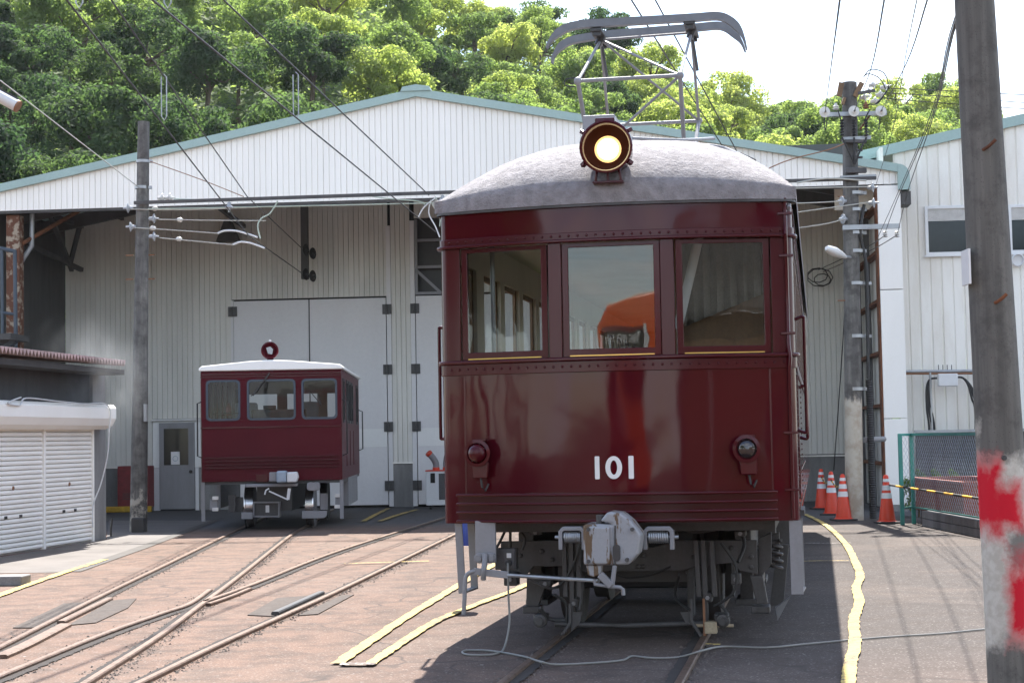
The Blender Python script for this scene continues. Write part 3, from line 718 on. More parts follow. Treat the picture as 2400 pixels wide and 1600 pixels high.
tp(sheet(-HW, HW, 2.884, 2.906, .034, .06), 'drip_ledge', 'maroon_trim', .007)
def rivets(z, out, n, name):
    mb = MB()
    for i in range(n):
        x = -1.2+2.4*i/(n-1); mb.lathe([(.0105, 0), (.009, .005), (.005, .008), (0, .009)], (x, fy(x)-out+.001, z), (0, -1, 0), 7)
    tag(tp(mb, name, 'maroon_trim'), kind='stuff')
rivets(2.93, .012, 38, 'rivet_row'); rivets(1.998, .012, 38, 'rivet_row')
# posts and windows
for a, b in ((-HW, -1.125), (-.45, -.355), (.355, .45), (1.125, HW)): tp(sheet(a, b, 2.062, 2.884, 0, .05), 'window_post', 'maroon_trim', .004)
wins = []
for xc, hw, zt in ((-.79, .333, 2.878), (0, .352, 2.878), (.79, .333, 2.878)):
    y0, y1 = fy(xc-hw), fy(xc+hw); ang = math.atan2(y1-y0, 2*hw); ym = (y0+y1)/2+.018
    m = Matrix.Translation((xc, ym, 0)) @ Matrix.Rotation(ang, 4, 'Z')
    o = [m @ Vector(v) for v in ((-hw, 0, 2.066), (hw, 0, 2.066), (hw, 0, 2.88), (-hw, 0, 2.88))]
    s = .046; i_ = [m @ Vector(v) for v in ((-hw+s, 0, 2.066+.055), (hw-s, 0, 2.066+.055), (hw-s, 0, 2.88-.03), (-hw+s, 0, 2.88-.03))]
    w = tp(MB().ring(o, i_, m.to_3x3() @ Vector((0, .035, 0))), 'front_window', 'maroon_trim', .004)
    mb = MB()
    if abs(xc) < .1: mb.box(-hw+s-.004, hw-s+.004, .012, .018, 2.117, 2.854, m)
    else: mb.add([m @ Vector(v) for v in ((-hw+s-.004, .014, 2.117), (hw-s+.004, .014, 2.117), (hw-s+.004, .014, 2.854), (-hw+s-.004, .014, 2.854))], [(0, 1, 2, 3)])
    tp(mb, 'pane', 'glass', 0, w)
    mb = MB().box(-hw+.05, hw-.05, -.010, -.001, 2.069, 2.077, m); tp(mb, 'brass_strip', 'brass', 0, w); wins.append(m)
# anticlimber ribs
for k in range(4):
    z = .895+.062*k
    tp(sheet(-1.165, 1.135, z, z+.019, .078, .076), 'buffer_rib', 'maroon_trim', .007)
tp(sheet(-1.16, 1.13, .89, 1.10, .016, .014), 'buffer_plate', 'maroon_trim')
# number 101
def digit_bar(x0, x1, z0, z1):
    mb = MB(); pts = rrect(x0, x1, z0, z1, .006, 2); xm = (x0+x1)/2
    return mb.prism([(p.x, fy(p.x)-.004, p.z) for p in pts], (0, .0035, 0))
def lx(px, py): return FP(px, py)
q0, q1 = lx(1367, 1100), lx(1455, 1046); X0, X1, Z0, Z1 = q0.x, q1.x, q0.z, q1.z; wN = X1-X0
tp(digit_bar(X0, X0+.12*wN, Z0, Z1), 'numeral', 'white_paint'); tp(digit_bar(X1-.13*wN, X1, Z0, Z1), 'numeral', 'white_paint')
mb = MB(); xc, zc, rx, rz_ = (X0+X1)/2-.012*wN, (Z0+Z1)/2, .215*wN, (Z1-Z0)/2
def ell(a, b): return [(xc+a*math.cos(2*math.pi*i/28), fy(xc)-.004, zc+b*math.sin(2*math.pi*i/28)) for i in range(28)]
tp(mb.ring(ell(rx, rz_), ell(rx-.035, rz_-.03), (0, .0035, 0)), 'numeral', 'white_paint')
# corner pipe with clamps on the right front corner
xr = 1.235
tp(MB().tube([(xr, fy(xr)-.012, .9), (xr, fy(xr)-.012, 1.93), (xr+.01, fy(xr)-.055, 2.03), (xr, fy(xr)-.012, 2.12), (xr, fy(xr)-.012, 2.84), (xr, fy(xr)-.05, 2.90), (xr, fy(xr)-.012, 2.98), (xr, fy(xr)-.014, 3.16)], .014, 8), 'conduit', 'maroon_trim')
for z in (1.1, 1.5, 2.2, 2.75, 3.05): tp(MB().box(xr-.05, xr+.05, fy(xr)-.03, fy(xr)+.002, z-.009, z+.009), 'pipe_clamp', 'maroon_trim', .003)
for x in (-1.1, 1.1): tp(MB().box(x-.006, x+.006, fy(x)-.003, fy(x), 1.1, 1.95), 'seam_strip', 'maroon_trim')
# ---- roof
def roofshape():
    mb = MB(); NX = 36; ys = [0, .012, .03, .07, .13, .22, .34, .5, .7, .95, 1.25, 1.6, 3, 6, 9, 12, 14.6]; ov = .035; vs = []
    for t in ys:
        for i in range(NX+1):
            u = -1+2*i/NX; u = math.copysign(abs(u)**.75, u); x = u*(HW+ov); fr = fy(min(1, abs(u))*HW)-ov+.03*abs(u)**6
            v = max(0, 1-t/1.45); A_ = max(0, 1-abs(u)**2.7)**.66; s = A_*(1-v**2.3)**.62
            bump = .006*math.sin(9*x+3*t)*math.cos(5*t+2*x)
            vs.append((x, fr+t*(1-.0*abs(u)), 3.245+.54*s+(bump if s > .02 else 0)))
    n = NX+1; fs = [(j*n+i, j*n+i+1, (j+1)*n+i+1, (j+1)*n+i) for j in range(len(ys)-1) for i in range(NX)]
    b = len(vs)                                                      # edge band down to z 3.15
    loop = [(0, i) for i in range(n)]
    for j, i in loop: p = vs[j*n+i]; vs.append((p[0], p[1], 3.153))
    fs += [(i+1, i, b+i, b+i+1) for i in range(NX)]
    for col in (0, NX):
        b2 = len(vs)
        for j in range(len(ys)): p = vs[j*n+col]; vs.append((p[0], p[1], 3.153))
        fs += [(j*n+col, (j+1)*n+col, b2+j+1, b2+j) for j in range(len(ys)-1)]
    mb.add(vs, fs, True); return mb
tp(roofshape(), 'roof', 'roof_canvas')
tp(sheet(-HW, HW, 3.135, 3.152, .03, .5), 'eave_strip', 'frame_grey')
# ---- sides: outer skin, lining, windows, doors
L = 14.4
for sg in (-1, 1):
    xo, xi = sg*HW, sg*(HW-.03); a, b = min(xo, xi), max(xo, xi)
    la, lb = (xi-.03, xi) if sg > 0 else (xi, xi+.03)
    tp(MB().box(a, b, .14, L, .885, 1.99), 'side_panel', 'maroon_gloss', .002); tp(MB().box(a, b, .14, L, 2.83, 3.16), 'side_letterboard', 'maroon_gloss')
    tp(MB().box(la, lb, .14, L, 1.05, 1.99), 'side_lining', 'interior_cream'); tp(MB().box(la, lb, .14, L, 2.83, 3.16), 'side_lining', 'interior_cream')
    y = .14; ws = [(.35, 1.05, 'door')]+[(1.35+.93*i, 2.08+.93*i, 'win') for i in range(13)]
    edges = [y]+[e for w in ws for e in w[:2]]+[L]
    for k in range(0, len(edges), 2): tp(MB().box(a if sg > 0 else a, b, edges[k], edges[k+1], 1.99, 2.83), 'side_post', 'maroon_trim'); tp(MB().box(la, lb, edges[k], edges[k+1], 1.99, 2.83), 'post_lining', 'interior_cream')
    for (w0, w1, kd) in ws:
        xm = (xo+xi)/2
        f = tp(MB().ring([(xm-.012, w0, 1.99), (xm-.012, w1, 1.99), (xm-.012, w1, 2.83), (xm-.012, w0, 2.83)], [(xm-.012, w0+.04, 2.03), (xm-.012, w1-.04, 2.03), (xm-.012, w1-.04, 2.79), (xm-.012, w0+.04, 2.79)], (.024, 0, 0)), 'side_window', 'wood')
        tp(MB().add([(xm, w0+.04, 2.03), (xm, w1-.04, 2.03), (xm, w1-.04, 2.79), (xm, w0+.04, 2.79)], [(0, 1, 2, 3)]), 'pane', 'glass_clear', 0, f)
    for z, o in ((1.965, .012), (2.87, .012)): tp(MB().box(min(xo, xo+sg*o), max(xo, xo+sg*o), .14, L, z-.03, z+.03), 'side_band', 'maroon_trim', .003)
    rv = MB()
    for z in (.95, 1.2, 1.9, 2.0, 2.87, 3.1):
        for i in range(60): rv.lathe([(.009, 0), (.007, .005), (0, .008)], (xo+sg*(.012 if z > 1.5 and z < 3 else 0), .2+.1*i, z), (sg, 0, 0), 5)
    for y in (.3, 1.12, 2.9):
        for i in range(22): rv.lathe([(.009, 0), (.007, .005), (0, .008)], (xo, y, .95+.045*i), (sg, 0, 0), 5)
    tag(tp(rv, 'side_rivets', 'maroon_trim'), kind='stuff')
    tp(MB().box(min(xo, xo+sg*.03), max(xo, xo+sg*.03), .36, 1.04, .9, .94), 'door_sill', 'dark_steel')
    tp(MB().box(min(xo, xo+sg*.012), max(xo, xo+sg*.012), .36, 1.04, 1.02, 1.92), 'side_door', 'maroon_gloss', .004)
    for y0, za, zb in ((.22, 1.50, 2.33), (1.16, 1.45, 1.86)):
        xh = xo+sg*.065
        tp(MB().tube(smooth_pts([(xo, y0, zb-.02), (xh-.01*sg, y0, zb), (xh, y0, zb-.05), (xh, y0, (za+zb)/2), (xh, y0, za+.05), (xh-.01*sg, y0, za), (xo, y0, za+.02)], 4), .0125, 8), 'handrail', 'maroon_trim')
tp(MB().box(-HW, HW, L-.05, L, .885, 3.16), 'rear_wall', 'interior_cream')
tp(MB().box(-1.22, 1.22, .0, L-.06, 1.0, 1.05), 'floor', 'wood'); tp(MB().box(-1.22, 1.22, .25, L-.06, 3.1, 3.15), 'ceiling', 'interior_cream')
tp(MB().box(-1.1, 1.1, .3, L, .80, .90), 'underframe', 'dark_steel')
# cab interior: partition, cloth, white pipe stand in for a reflected shed; control stand, cab pipe
tp(MB().box(.40, 1.2, 1.18, 1.22, 1.05, 3.1), 'reflection_boards', 'wood')
cl = MB(); vs = []; fs = []; nC = 30
for i in range(nC+1):
    x = .42+.78*i/nC; y = 1.10+.025*math.sin(i*1.7); zb = 2.34+.30*(i/nC); vs += [(x, y, zb), (x, y-.04+.02*math.sin(i*.9), 3.08)]
fs = [(2*i, 2*i+2, 2*i+3, 2*i+1) for i in range(nC)]
tp(cl.add(vs, fs, True), 'reflection_cloth', 'cloth_grey')
tp(MB().cyl((.42, .42, 2.28), (.62, .40, 3.05), .035, 10), 'reflection_pole', 'lamp_white')
tp(MB().box(.35, .40, 1.0, 1.25, 1.05, 3.1), 'partition_post', 'wood')
tp(MB().cyl((.75, .55, 1.05), (.75, .55, 2.1), .14, 16), 'control_stand', 'black_metal')
tp(MB().tube([(-.95, .32, 1.1), (-.95, .32, 3.1)], .018, 8), 'cab_pipe', 'galvanised')
# ---- headlamp
hc = TF.px(1394, 340, -.30); hx, hz = hc.x, hc.z; hy = -.34
lamp = tp(MB().lathe([(0, .30), (.10, .29), (.165, .22), (.176, .05), (.184, .0), (.190, -.012), (.188, -.03), (.176, -.034), (.165, -.02), (.158, .03)], (hx, hy, hz), (0, 1, 0), 32), 'headlamp', 'maroon_trim')
tp(MB().lathe([(.160, .03), (.125, .075), (.094, .10)], (hx, hy, hz), (0, 1, 0), 32), 'reflector', 'reflector_brown', 0, lamp)
tp(MB().lathe([(.078, .0925), (.05, .083), (0, .08)], (hx, hy, hz), (0, 1, 0), 28), 'lens', 'headlamp_glow', 0, lamp)
tp(MB().lathe([(.096, .098), (.078, .0925)], (hx, hy, hz), (0, 1, 0), 28), 'lens_edge', 'headlamp_edge', 0, lamp)
tp(MB().box(hx-.08, hx+.06, hy+.02, hy+.16, hz+.165, hz+.215), 'lamp_vent', 'maroon_trim', .01, lamp)
lf = MB()
for sx in (-.09, .0, .09): lf.cyl((hx+sx, hy+.07, hz-.235), (hx+sx*.9, hy+.07, hz-.15), .012, 6)
lf.box(hx-.11, hx+.11, hy+.05, hy+.17, hz-.245, hz-.23); tp(lf, 'lamp_bracket', 'maroon_trim', .003, lamp)
for an in (35, -35, 215, 145): tp(MB().bar((hx+.185*math.cos(R_(an)), hy, hz+.185*math.sin(R_(an))), (hx+.215*math.cos(R_(an)), hy+.02, hz+.215*math.sin(R_(an))), .035, .03), 'lamp_catch', 'maroon_trim', .004, lamp)
# ---- marker lamps
def marker(px, py, lens, tw):
    c = FP(px, py); x, z = c.x, c.z; y = fy(x); o = Vector((tw, -1, 0)).normalized()
    mk = tp(MB().lathe([(.075, .01), (.08, .05), (.088, .085), (.098, .10), (.098, .115), (.075, .12), (.066, .10)], (x, y, z), o, 24), 'marker_lamp', 'maroon_trim')
    tp(MB().lathe([(.068, .10), (.06, .108), (.035, .118), (0, .122)] if lens == 'lens_dark' else [(.068, .10), (.06, .14), (.035, .16), (0, .165)], (x, y, z), o, 20), 'lens', lens, 0, mk)
    tp(MB().prism([(x-.065, y-.005, z-.06), (x+.065, y-.005, z-.06), (x+.055, y-.005, z-.18), (x-.055, y-.005, z-.18)], (0, -.085, 0)), 'lamp_bracket', 'maroon_trim', .008, mk)
    tp(MB().box(x-.05, x+.05, y-.11, y+.0, z+.085, z+.10), 'lamp_hinge', 'maroon_trim', .003, mk)
    tp(MB().tube([(x, y-.06, z-.18), (x+.01, y-.07, z-.24), (x+.03, y-.05, z-.27), (x+.05, y-.03, z-.22)], .008, 6), 'lamp_cable', 'black_rubber', 0, mk)
marker(1107, 1040, 'maroon_trim', -.12); marker(1720, 1030, 'lens_dark', -.10)
# ---- coupler
CY = -.62
def cp(x, y, y0=CY): return TF.px(x, y, y0)
a, b = cp(1340, 1298), cp(1411, 1203)
coup = tp(MB().box(a.x, b.x, CY, CY+.42, a.z, b.z), 'coupler', 'chipped_grey', .022, seg=3)
arm = [cp(*p) for p in ((1405, 1298), (1445, 1296), (1465, 1272), (1472, 1228), (1448, 1196), (1425, 1178), (1395, 1175), (1378, 1196), (1405, 1203))]
tp(MB().prism(arm, (0, .30, 0)), 'guard_arm', 'chipped_grey', .018, coup, 3)
kn = [cp(*p, CY-.03) for p in ((1344, 1296), (1400, 1296), (1400, 1210), (1350, 1208), (1342, 1222))]
tp(MB().prism(kn, (0, .07, 0)), 'knuckle', 'chipped_grey', .015, coup, 3)
s0, s1 = cp(1408, 1288, CY-.012), cp(1424, 1250, CY-.012)
tp(MB().prism(rrect(s0.x, s1.x, s0.z, s1.z, .022, 4, CY-.012), (0, .05, 0)), 'knuckle_slot', 'black_metal', 0, coup)
bl = [cp(*p) for p in ((1346, 1297), (1382, 1297), (1380, 1318), (1366, 1325), (1350, 1320))]
tp(MB().prism(bl, (0, .12, 0)), 'lock_block', 'chipped_grey', .01, coup)
tp(MB().bar(cp(1378, 1318), cp(1405, 1345), .045, .05), 'lock_link', 'light_grey', .006, coup)
tp(MB().bar(cp(1412, 1298), cp(1406, 1345), .03, .03), 'lock_link', 'light_grey', .006, coup)
tp(MB().tube([cp(1366, 1330), cp(1366, 1341), cp(1400, 1346), cp(1425, 1348), cp(1431, 1353), cp(1432, 1366)], .013, 8), 'hook_rod', 'light_grey', 0, coup)
for q in ((1352, 1215), (1352, 1288), (1452, 1215), (1440, 1285)):
    p = cp(*q, CY-.03); tp(MB().cyl((p.x, CY-.045, p.z), (p.x, CY-.0, p.z), .014, 8), 'bolt', 'frame_grey', 0, coup)
p = cp(1385, 1200); tp(MB().cyl((p.x-.03, CY+.1, p.z-.02), (p.x-.03, CY+.1, p.z+.05), .03, 12), 'pivot_pin', 'frame_grey', .004, coup)
tp(MB().bar(cp(1413, 1206, CY-.004), cp(1412, 1296, CY-.004), .01, .006, (0, 1, 0)), 'joint_line', 'black_metal', 0, coup)
tp(MB().cyl((-.08, CY+.35, .80), (-.08, .6, .80), .09, 14), 'draw_shank', 'dark_steel', 0, coup)
for xa, xb in ((1283, 1345), (1477, 1548)):
    pa, pb, pc, pd = cp(xa, 1262, -.30), cp(xa, 1210, -.30), cp(xb, 1208, -.30), cp(xb, 1262, -.30)
    y0 = -.30; zt = (pb.z+pc.z)/2; th = .028
    pts = [(pa.x, y0, pa.z), (pb.x, y0, zt), (pc.x, y0, zt), (pd.x, y0, pd.z)]
    br = MB()
    br.prism([(pa.x, y0, pa.z), (pa.x, y0, zt-.03), (pa.x+.03, y0, zt), (pd.x-.03, y0, zt), (pd.x, y0, zt-.03), (pd.x, y0, pd.z), (pd.x-th, y0, pd.z), (pd.x-th, y0, zt-.04), (pd.x-.04, y0, zt-th), (pa.x+.04, y0, zt-th), (pa.x+th, y0, zt-.04), (pa.x+th, y0, pa.z)], (0, .08, 0))
    sb = tp(br, 'spring_bracket', 'light_grey', .004)
    zc = zt-.075; n = 9; sp = []
    for i in range(n*10+1):
        an = i/10*2*math.pi; sp.append((pa.x+th+.01+(pd.x-pa.x-2*th-.02)*i/(n*10), y0+.04+.036*math.cos(an), zc+.036*math.sin(an)))
    tp(MB().tube(sp, .009, 6), 'coil_spring', 'galvanised', 0, sb)
    tp(MB().cyl((pa.x-.03, y0+.04, zc), (pd.x+.03, y0+.04, zc), .013, 8), 'spring_pin', 'galvanised', 0, sb)
# ---- uncoupling lever and its bracket plate
PY = -.16
a, b = cp(1092, 1292, PY), cp(1138, 1205, PY)
pl = tp(MB().box(a.x, b.x, PY, PY+.03, a.z, b.z+.03), 'lever_plate', 'light_grey', .006)
cz = cp(1114, 1282, PY-.05)
tp(MB().prism(rrect(a.x-.005, b.x+.005, cz.z-.035, cz.z+.035, .034, 4, PY-.035), (0, .034, 0)), 'clevis', 'light_grey', .004, pl)
for sx in (-.045, .045): tp(MB().cyl((cz.x+sx, PY-.055, cz.z), (cz.x+sx, PY-.034, cz.z), .022, 6), 'bolt', 'light_grey', 0, pl)
tp(MB().tube(smooth_pts([cp(1114, 1272, PY-.05), cp(1113, 1295, PY-.08), cp(1111, 1310, PY-.10), cp(1110, 1330, PY-.08)], 4), [.02]*13, 8), 'clevis_tongue', 'light_grey', 0, pl)
LV = PY-.09
tp(MB().tube(smooth_pts([cp(1065, 1410, LV), cp(1067, 1370, LV), cp(1069, 1330, LV), cp(1076, 1316, LV), cp(1092, 1311, LV)], 5), .0155, 10), 'lever_handle', 'light_grey', 0, pl)
tp(MB().bar(cp(1088, 1311, LV), cp(1168, 1320, LV), .02, .05), 'lever_bar', 'light_grey', .004, pl)
tp(MB().tube([cp(1165, 1320, LV), cp(1290, 1328, LV), cp(1375, 1333, CY+.02)], .0135, 8), 'lever_rod', 'galvanised', 0, pl)
# ---- steps
def steps(xs, yb, name, y0=.02):
    pa = [cp(x, 1203, y0 if i == 0 else y0+.25) for i, x in enumerate(xs)]
st = MB(); p1, p2 = cp(1053, 1200, .0), cp(1062, 1362, .0); w_ = .055
st.bar(p1, p2, w_, .014, (0, 1, 0)); q1_, q2_ = cp(1082, 1200, .42), cp(1090, 1352, .42); st.bar(q1_, q2_, w_, .014, (0, 1, 0))
st.bar(p2+Vector((0, 0, .008)), q2_+Vector((0, 0, .008)), w_, .014); tp(st, 'step', 'light_grey', .002)
st = MB(); p1, p2 = cp(1826, 1195, .0), cp(1832, 1364, .0); st.bar(p1, p2, .085, .014, (0, 1, 0)); r1, r2 = p1+Vector((.02, .45, 0)), p2+Vector((.02, .45, 0))
st.bar(r1, r2, .055, .014, (0, 1, 0)); st.bar(p2+Vector((0, 0, .008)), r2+Vector((0, 0, .008)), .07, .014); tp(st, 'step', 'light_grey', .002)
# ---- socket box
a, b = cp(1137, 1308, -.02), cp(1184, 1259, -.02)
bx = tp(MB().box(a.x, b.x, -.02, .10, a.z, b.z), 'socket_box', 'frame_grey', .006)
a, b = cp(1158, 1304, -.03), cp(1181, 1266, -.03); tp(MB().box(a.x, b.x, -.032, -.021, a.z, b.z), 'socket_plate', 'ochre_block', .003, bx); bx.children[0].data.materials[0] = M['frame_grey']
p = cp(1169, 1275, -.035); tp(MB().box(p.x-.017, p.x+.017, -.036, -.0325, p.z-.017, p.z+.017), 'switch', 'lamp_white', .002, bx)
PLUG = cp(1169, 1292, -.035); tp(MB().cyl((PLUG.x, -.075, PLUG.z), (PLUG.x, -.033, PLUG.z), .022, 12), 'plug', 'black_rubber', 0, bx)
# ---- bogie (front) and running gear
def bp(x, y, y0): return TF.px(x, y, y0)
BY = .62
beam = [bp(*p, BY) for p in ((1150, 1243), (1290, 1240), (1350, 1256), (1500, 1256), (1560, 1240), (1738, 1240), (1740, 1318), (1700, 1310), (1680, 1292), (1600, 1300), (1565, 1310), (1320, 1312), (1290, 1300), (1225, 1300), (1205, 1325), (1150, 1318))]
bog = tp(MB().prism(beam, (0, .05, 0)), 'bogie', 'frame_grey', .004)
def bo(mb, name, mat, bev=0): return tp(mb, name, mat, bev, bog)
for x, y in ((1173, 1262), (1195, 1275), (1245, 1265), (1268, 1285), (1465, 1275), (1478, 1275), (1465, 1300), (1478, 1300), (1592, 1278), (1680, 1258), (1725, 1278), (1725, 1302), (1600, 1300), (1340, 1283)):
    p = bp(x, y, BY); bo(MB().lathe([(.02, 0), (.019, .012), (.012, .018), (0, .019)], (p.x, BY, p.z), (0, -1, 0), 8), 'bolt', 'frame_grey')
for sg in (-1, 1):
    xg = .03+sg*.56
    for wy in (1.35, 3.25):
        w = bo(MB().lathe([(.05, -.06), (.30, -.055), (.33, -.05), (.40, -.06), (.43, -.058), (.43, .045), (.455, .05), (.455, .075), (.40, .075), (.30, .04), (.05, .06)], (xg, wy, .475), (-sg, 0, 0), 32), 'wheel', 'dark_steel')
    # side frame, axle guard, journal box, springs
    xs = .03+sg*.82
    bo(MB().box(xs-.06, xs+.06, .66, 3.9, .60, .78), 'side_frame', 'frame_grey', .01)
    for wy in (1.35, 3.25):
        bo(MB().prism([(xs-.05, wy-.34, .60), (xs-.05, wy-.20, .22), (xs-.05, wy+.20, .22), (xs-.05, wy+.34, .60)], (.10, 0, 0)), 'axle_guard', 'frame_grey', .006)
        bo(MB().box(xs-.08, xs+.13, wy-.13, wy+.13, .33, .60), 'axle_box', 'frame_grey', .02)
        bo(MB().box(xs-.09, xs+.09, wy-.24, wy+.24, .18, .225), 'tie_bar', 'frame_grey', .006)
    for yy in (1.95, 2.3, 2.65):
        sp = [(xs+.055*math.cos(i*.63), yy+.055*math.sin(i*.63), .34+.26*i/50) for i in range(51)]; bo(MB().tube(sp, .014, 6), 'spring', 'frame_grey')
# front axle guards drawn from the photo (left and right horns)
for poly in (((1210, 1318), (1262, 1320), (1236, 1392), (1208, 1392)), ((1722, 1322), (1752, 1320), (1764, 1385), (1738, 1388))):
    bo(MB().prism([bp(*p, .60) for p in poly], (0, .06, 0)), 'guard_horn', 'frame_grey', .006)
for x0, x1 in ((1200, 1238), (1725, 1768)):
    a, b = bp(x0, 1408, .55), bp(x1, 1392, .55); bo(MB().box(a.x, b.x, .55, .75, a.z, b.z), 'horn_foot', 'frame_grey', .008)
for x in (1296, 1312, 1328, 1598, 1615, 1634):
    bo(MB().bar(bp(x, 1240, .52), bp(x+(4 if x < 1500 else 8), 1440 if x in (1312, 1615) else 1370, .50), .035, .05), 'brake_hanger', 'frame_grey', .005)
bo(MB().tube([bp(1275, 1432, .46), bp(1430, 1436, .46), bp(1620, 1430, .46)], .02, 10), 'brake_beam', 'frame_grey')
for x in (1240, 1660):
    p = bp(x, 1425, .45); bo(MB().lathe([(.05, 0), (.055, .03), (.05, .07), (.03, .075), (.03, .10), (0, .10)], (p.x, .50, p.z), (0, -1, 0), 10), 'beam_end', 'frame_grey')
# guard irons
for pts in (((1310, 1385), (1310, 1430), (1285, 1465), (1272, 1478)), ((1588, 1375), (1588, 1425), (1612, 1462), (1618, 1475))):
    bo(MB().tube([bp(*p, .42) for p in pts], .014, 6), 'guard_iron', 'frame_grey')
for poly in (((1312, 1405), (1335, 1405), (1333, 1428), (1312, 1450)), ((1562, 1405), (1590, 1405), (1590, 1435), (1575, 1430))):
    bo(MB().prism([bp(*p, .43) for p in poly], (0, .012, 0)), 'iron_plate', 'frame_grey')
for pts in (((1345, 1215), (1320, 1290), (1290, 1340), (1258, 1352)), ((1655, 1245), (1690, 1300), (1684, 1360), (1640, 1392)), ((1270, 1365), (1300, 1385), (1302, 1430)), ((1165, 1208), (1150, 1240), (1140, 1258)), ((1185, 1208), (1205, 1235), (1200, 1262)), ((1172, 1208), (1172, 1258))):
    bo(MB().tube(smooth_pts([bp(*p, .45) for p in pts], 5), .011, 6), 'hose', 'black_rubber')
bo(MB().box(-.45, .5, 1.0, 4.0, .32, .8), 'motor', 'black_metal', .05); bo(MB().box(-1.0, 1.05, 2.2, 2.5, .55, .85), 'bolster', 'dark_steel')
# right hand gear between bogie and step
for poly, y0, mat in ((((1742, 1235), (1772, 1222), (1772, 1295), (1742, 1330)), .75, 'frame_grey'), (((1768, 1228), (1790, 1222), (1790, 1290), (1768, 1300)), .9, 'frame_grey'), (((1785, 1250), (1812, 1250), (1800, 1385), (1768, 1392)), 2.2, 'dark_steel'), (((1780, 1395), (1815, 1370), (1786, 1425)), 1.5, 'light_grey')):
    bo(MB().prism([bp(*p, y0) for p in poly], (0, .08, 0)), 'bracket', mat, .004)
sp = [Vector(bp(1781, 1240, .85))+Vector((.045*math.cos(i*.63), .045*math.sin(i*.63), -.21*i/40)) for i in range(41)]; bo(MB().tube(sp, .013, 6), 'spring', 'frame_grey')
# rear bogie simplified but real, and underfloor boxes
for y in (11.0, 12.9):
    for sg in (-1, 1): tp(MB().lathe([(.05, -.06), (.40, -.06), (.43, .045), (.455, .075), (.40, .075), (.05, .06)], (.03+sg*.56, y, .475), (-sg, 0, 0), 24), 'wheel', 'dark_steel')
for sg in (-1, 1): tp(MB().box(.03+sg*.82-.06, .03+sg*.82+.06, 10.4, 13.5, .4, .75), 'rear_side_frame', 'frame_grey', .02)
for y0, y1, x0, x1, z in ((5.0, 6.4, -1.1, -.3, .38), (5.2, 6.0, .45, 1.15, .35), (6.6, 8.4, .3, 1.15, .42), (7.0, 9.2, -1.1, -.25, .40)):
    tp(MB().box(x0, x1, y0, y1, z, .80), 'equipment_box', 'frame_grey', .02)
# ---- pantograph
pan = tp(MB().box(-.62, .62, 2.55, 2.62, 3.93, 3.98).box(-.62, .62, 3.50, 3.57, 3.93, 3.98).box(-.62, -.55, 2.621, 3.499, 3.93, 3.98).box(.55, .62, 2.621, 3.499, 3.93, 3.98), 'pantograph', 'light_grey', .004)
def pt(mb, name, mat, bev=0): return tp(mb, name, mat, bev, pan)
for x in (-.55, .55):
    for y in (2.58, 3.53): pt(MB().lathe([(.03, 0), (.07, .02), (.035, .045), (.07, .07), (.035, .095), (.06, .12), (.03, .18)], (x, y, 3.76), (0, 0, 1), 14), 'insulator', 'porcelain')
KF, KR, HD = 2.05, 4.05, 3.05
def pp(x, y, y0): return TF.px(x, y, y0)
kl, kr = pp(1327, 187, KF), pp(1562, 173, KF); hl, hr = pp(1380, 92, HD), pp(1588, 76, HD)
rl, rr = pp(1412, 262, KR), pp(1628, 314, KR); rl.z = rr.z = 4.5; kl.z = kr.z = (kl.z+kr.z)/2
rl.x, rr.x = kl.x+.02, kr.x+.02
bl_, br_ = Vector((kl.x+.02, HD-.42, 3.97)), Vector((kr.x-.02, HD-.42, 3.97)); bl2, br2 = Vector((kl.x+.02, HD+.42, 3.97)), Vector((kr.x-.02, HD+.42, 3.97))
for a, b, r in ((kl, kr, .021), (kl, hl, .017), (kr, hr, .017), (hl, kr, .014), (kl, bl_, .024), (kr, br_, .024), (kr, bl_, .015), (rl, rr, .021), (rl, hl, .017), (rr, hr, .017), (rl, bl2, .024), (rr, br2, .024), (rr, hl, .014), (hl, hr, .014), (bl_, br_, .022), (bl2, br2, .022)):
    pt(MB().cyl(a, b, r*.8, 8), 'arm_tube', 'light_grey')
for k in (kl, kr, rl, rr): pt(MB().sphere(k, .035, 6), 'knuckle_joint', 'light_grey')
for y0, pts in ((2.78, ((1256, 112), (1262, 98), (1276, 82), (1295, 68), (1330, 58), (1400, 53), (1500, 47), (1600, 41), (1648, 38), (1675, 47), (1696, 66), (1708, 88), (1715, 114))),
                (3.32, ((1268, 147), (1272, 130), (1284, 112), (1302, 98), (1330, 90), (1400, 80), (1500, 72), (1600, 64), (1648, 60), (1672, 67), (1692, 84), (1704, 100), (1712, 120)))):
    c = smooth_pts([pp(*p, y0) for p in pts], 3); mb = MB(); n = len(c); vs = []; fs = []
    for i, p in enumerate(c):
        d = (c[min(i+1, n-1)]-c[max(i-1, 0)]).normalized(); up = Vector((-d.z, 0, d.x)).normalized(); e = min(i, n-1-i)/(n-1); h = .034 if e > .2 else .014+.02*max(0, (e-.1)/.1); h = .007+(h-.007)*min(1, e/.1)
        for sy, sz in ((-1, -1), (-1, 1), (1, 1), (1, -1)): vs.append(tuple(p+Vector((0, sy*.032, 0))+up*h*sz))
    for i in range(n-1):
        for j in range(4): fs.append((4*i+j, 4*i+(j+1) % 4, 4*i+4+(j+1) % 4, 4*i+4+j))
    fs += [(0, 1, 2, 3), (4*n-4, 4*n-1, 4*n-2, 4*n-3)]
    pt(mb.add(vs, fs, True), 'collector_bow', 'panto_grey')
    a, b = pp(1330, 52 if y0 < 3 else 85, y0), pp(1650, 34 if y0 < 3 else 56, y0); pt(MB().bar(a+Vector((0, 0, .012)), b+Vector((0, 0, .012)), .05, .012), 'contact_strip', 'dark_steel')
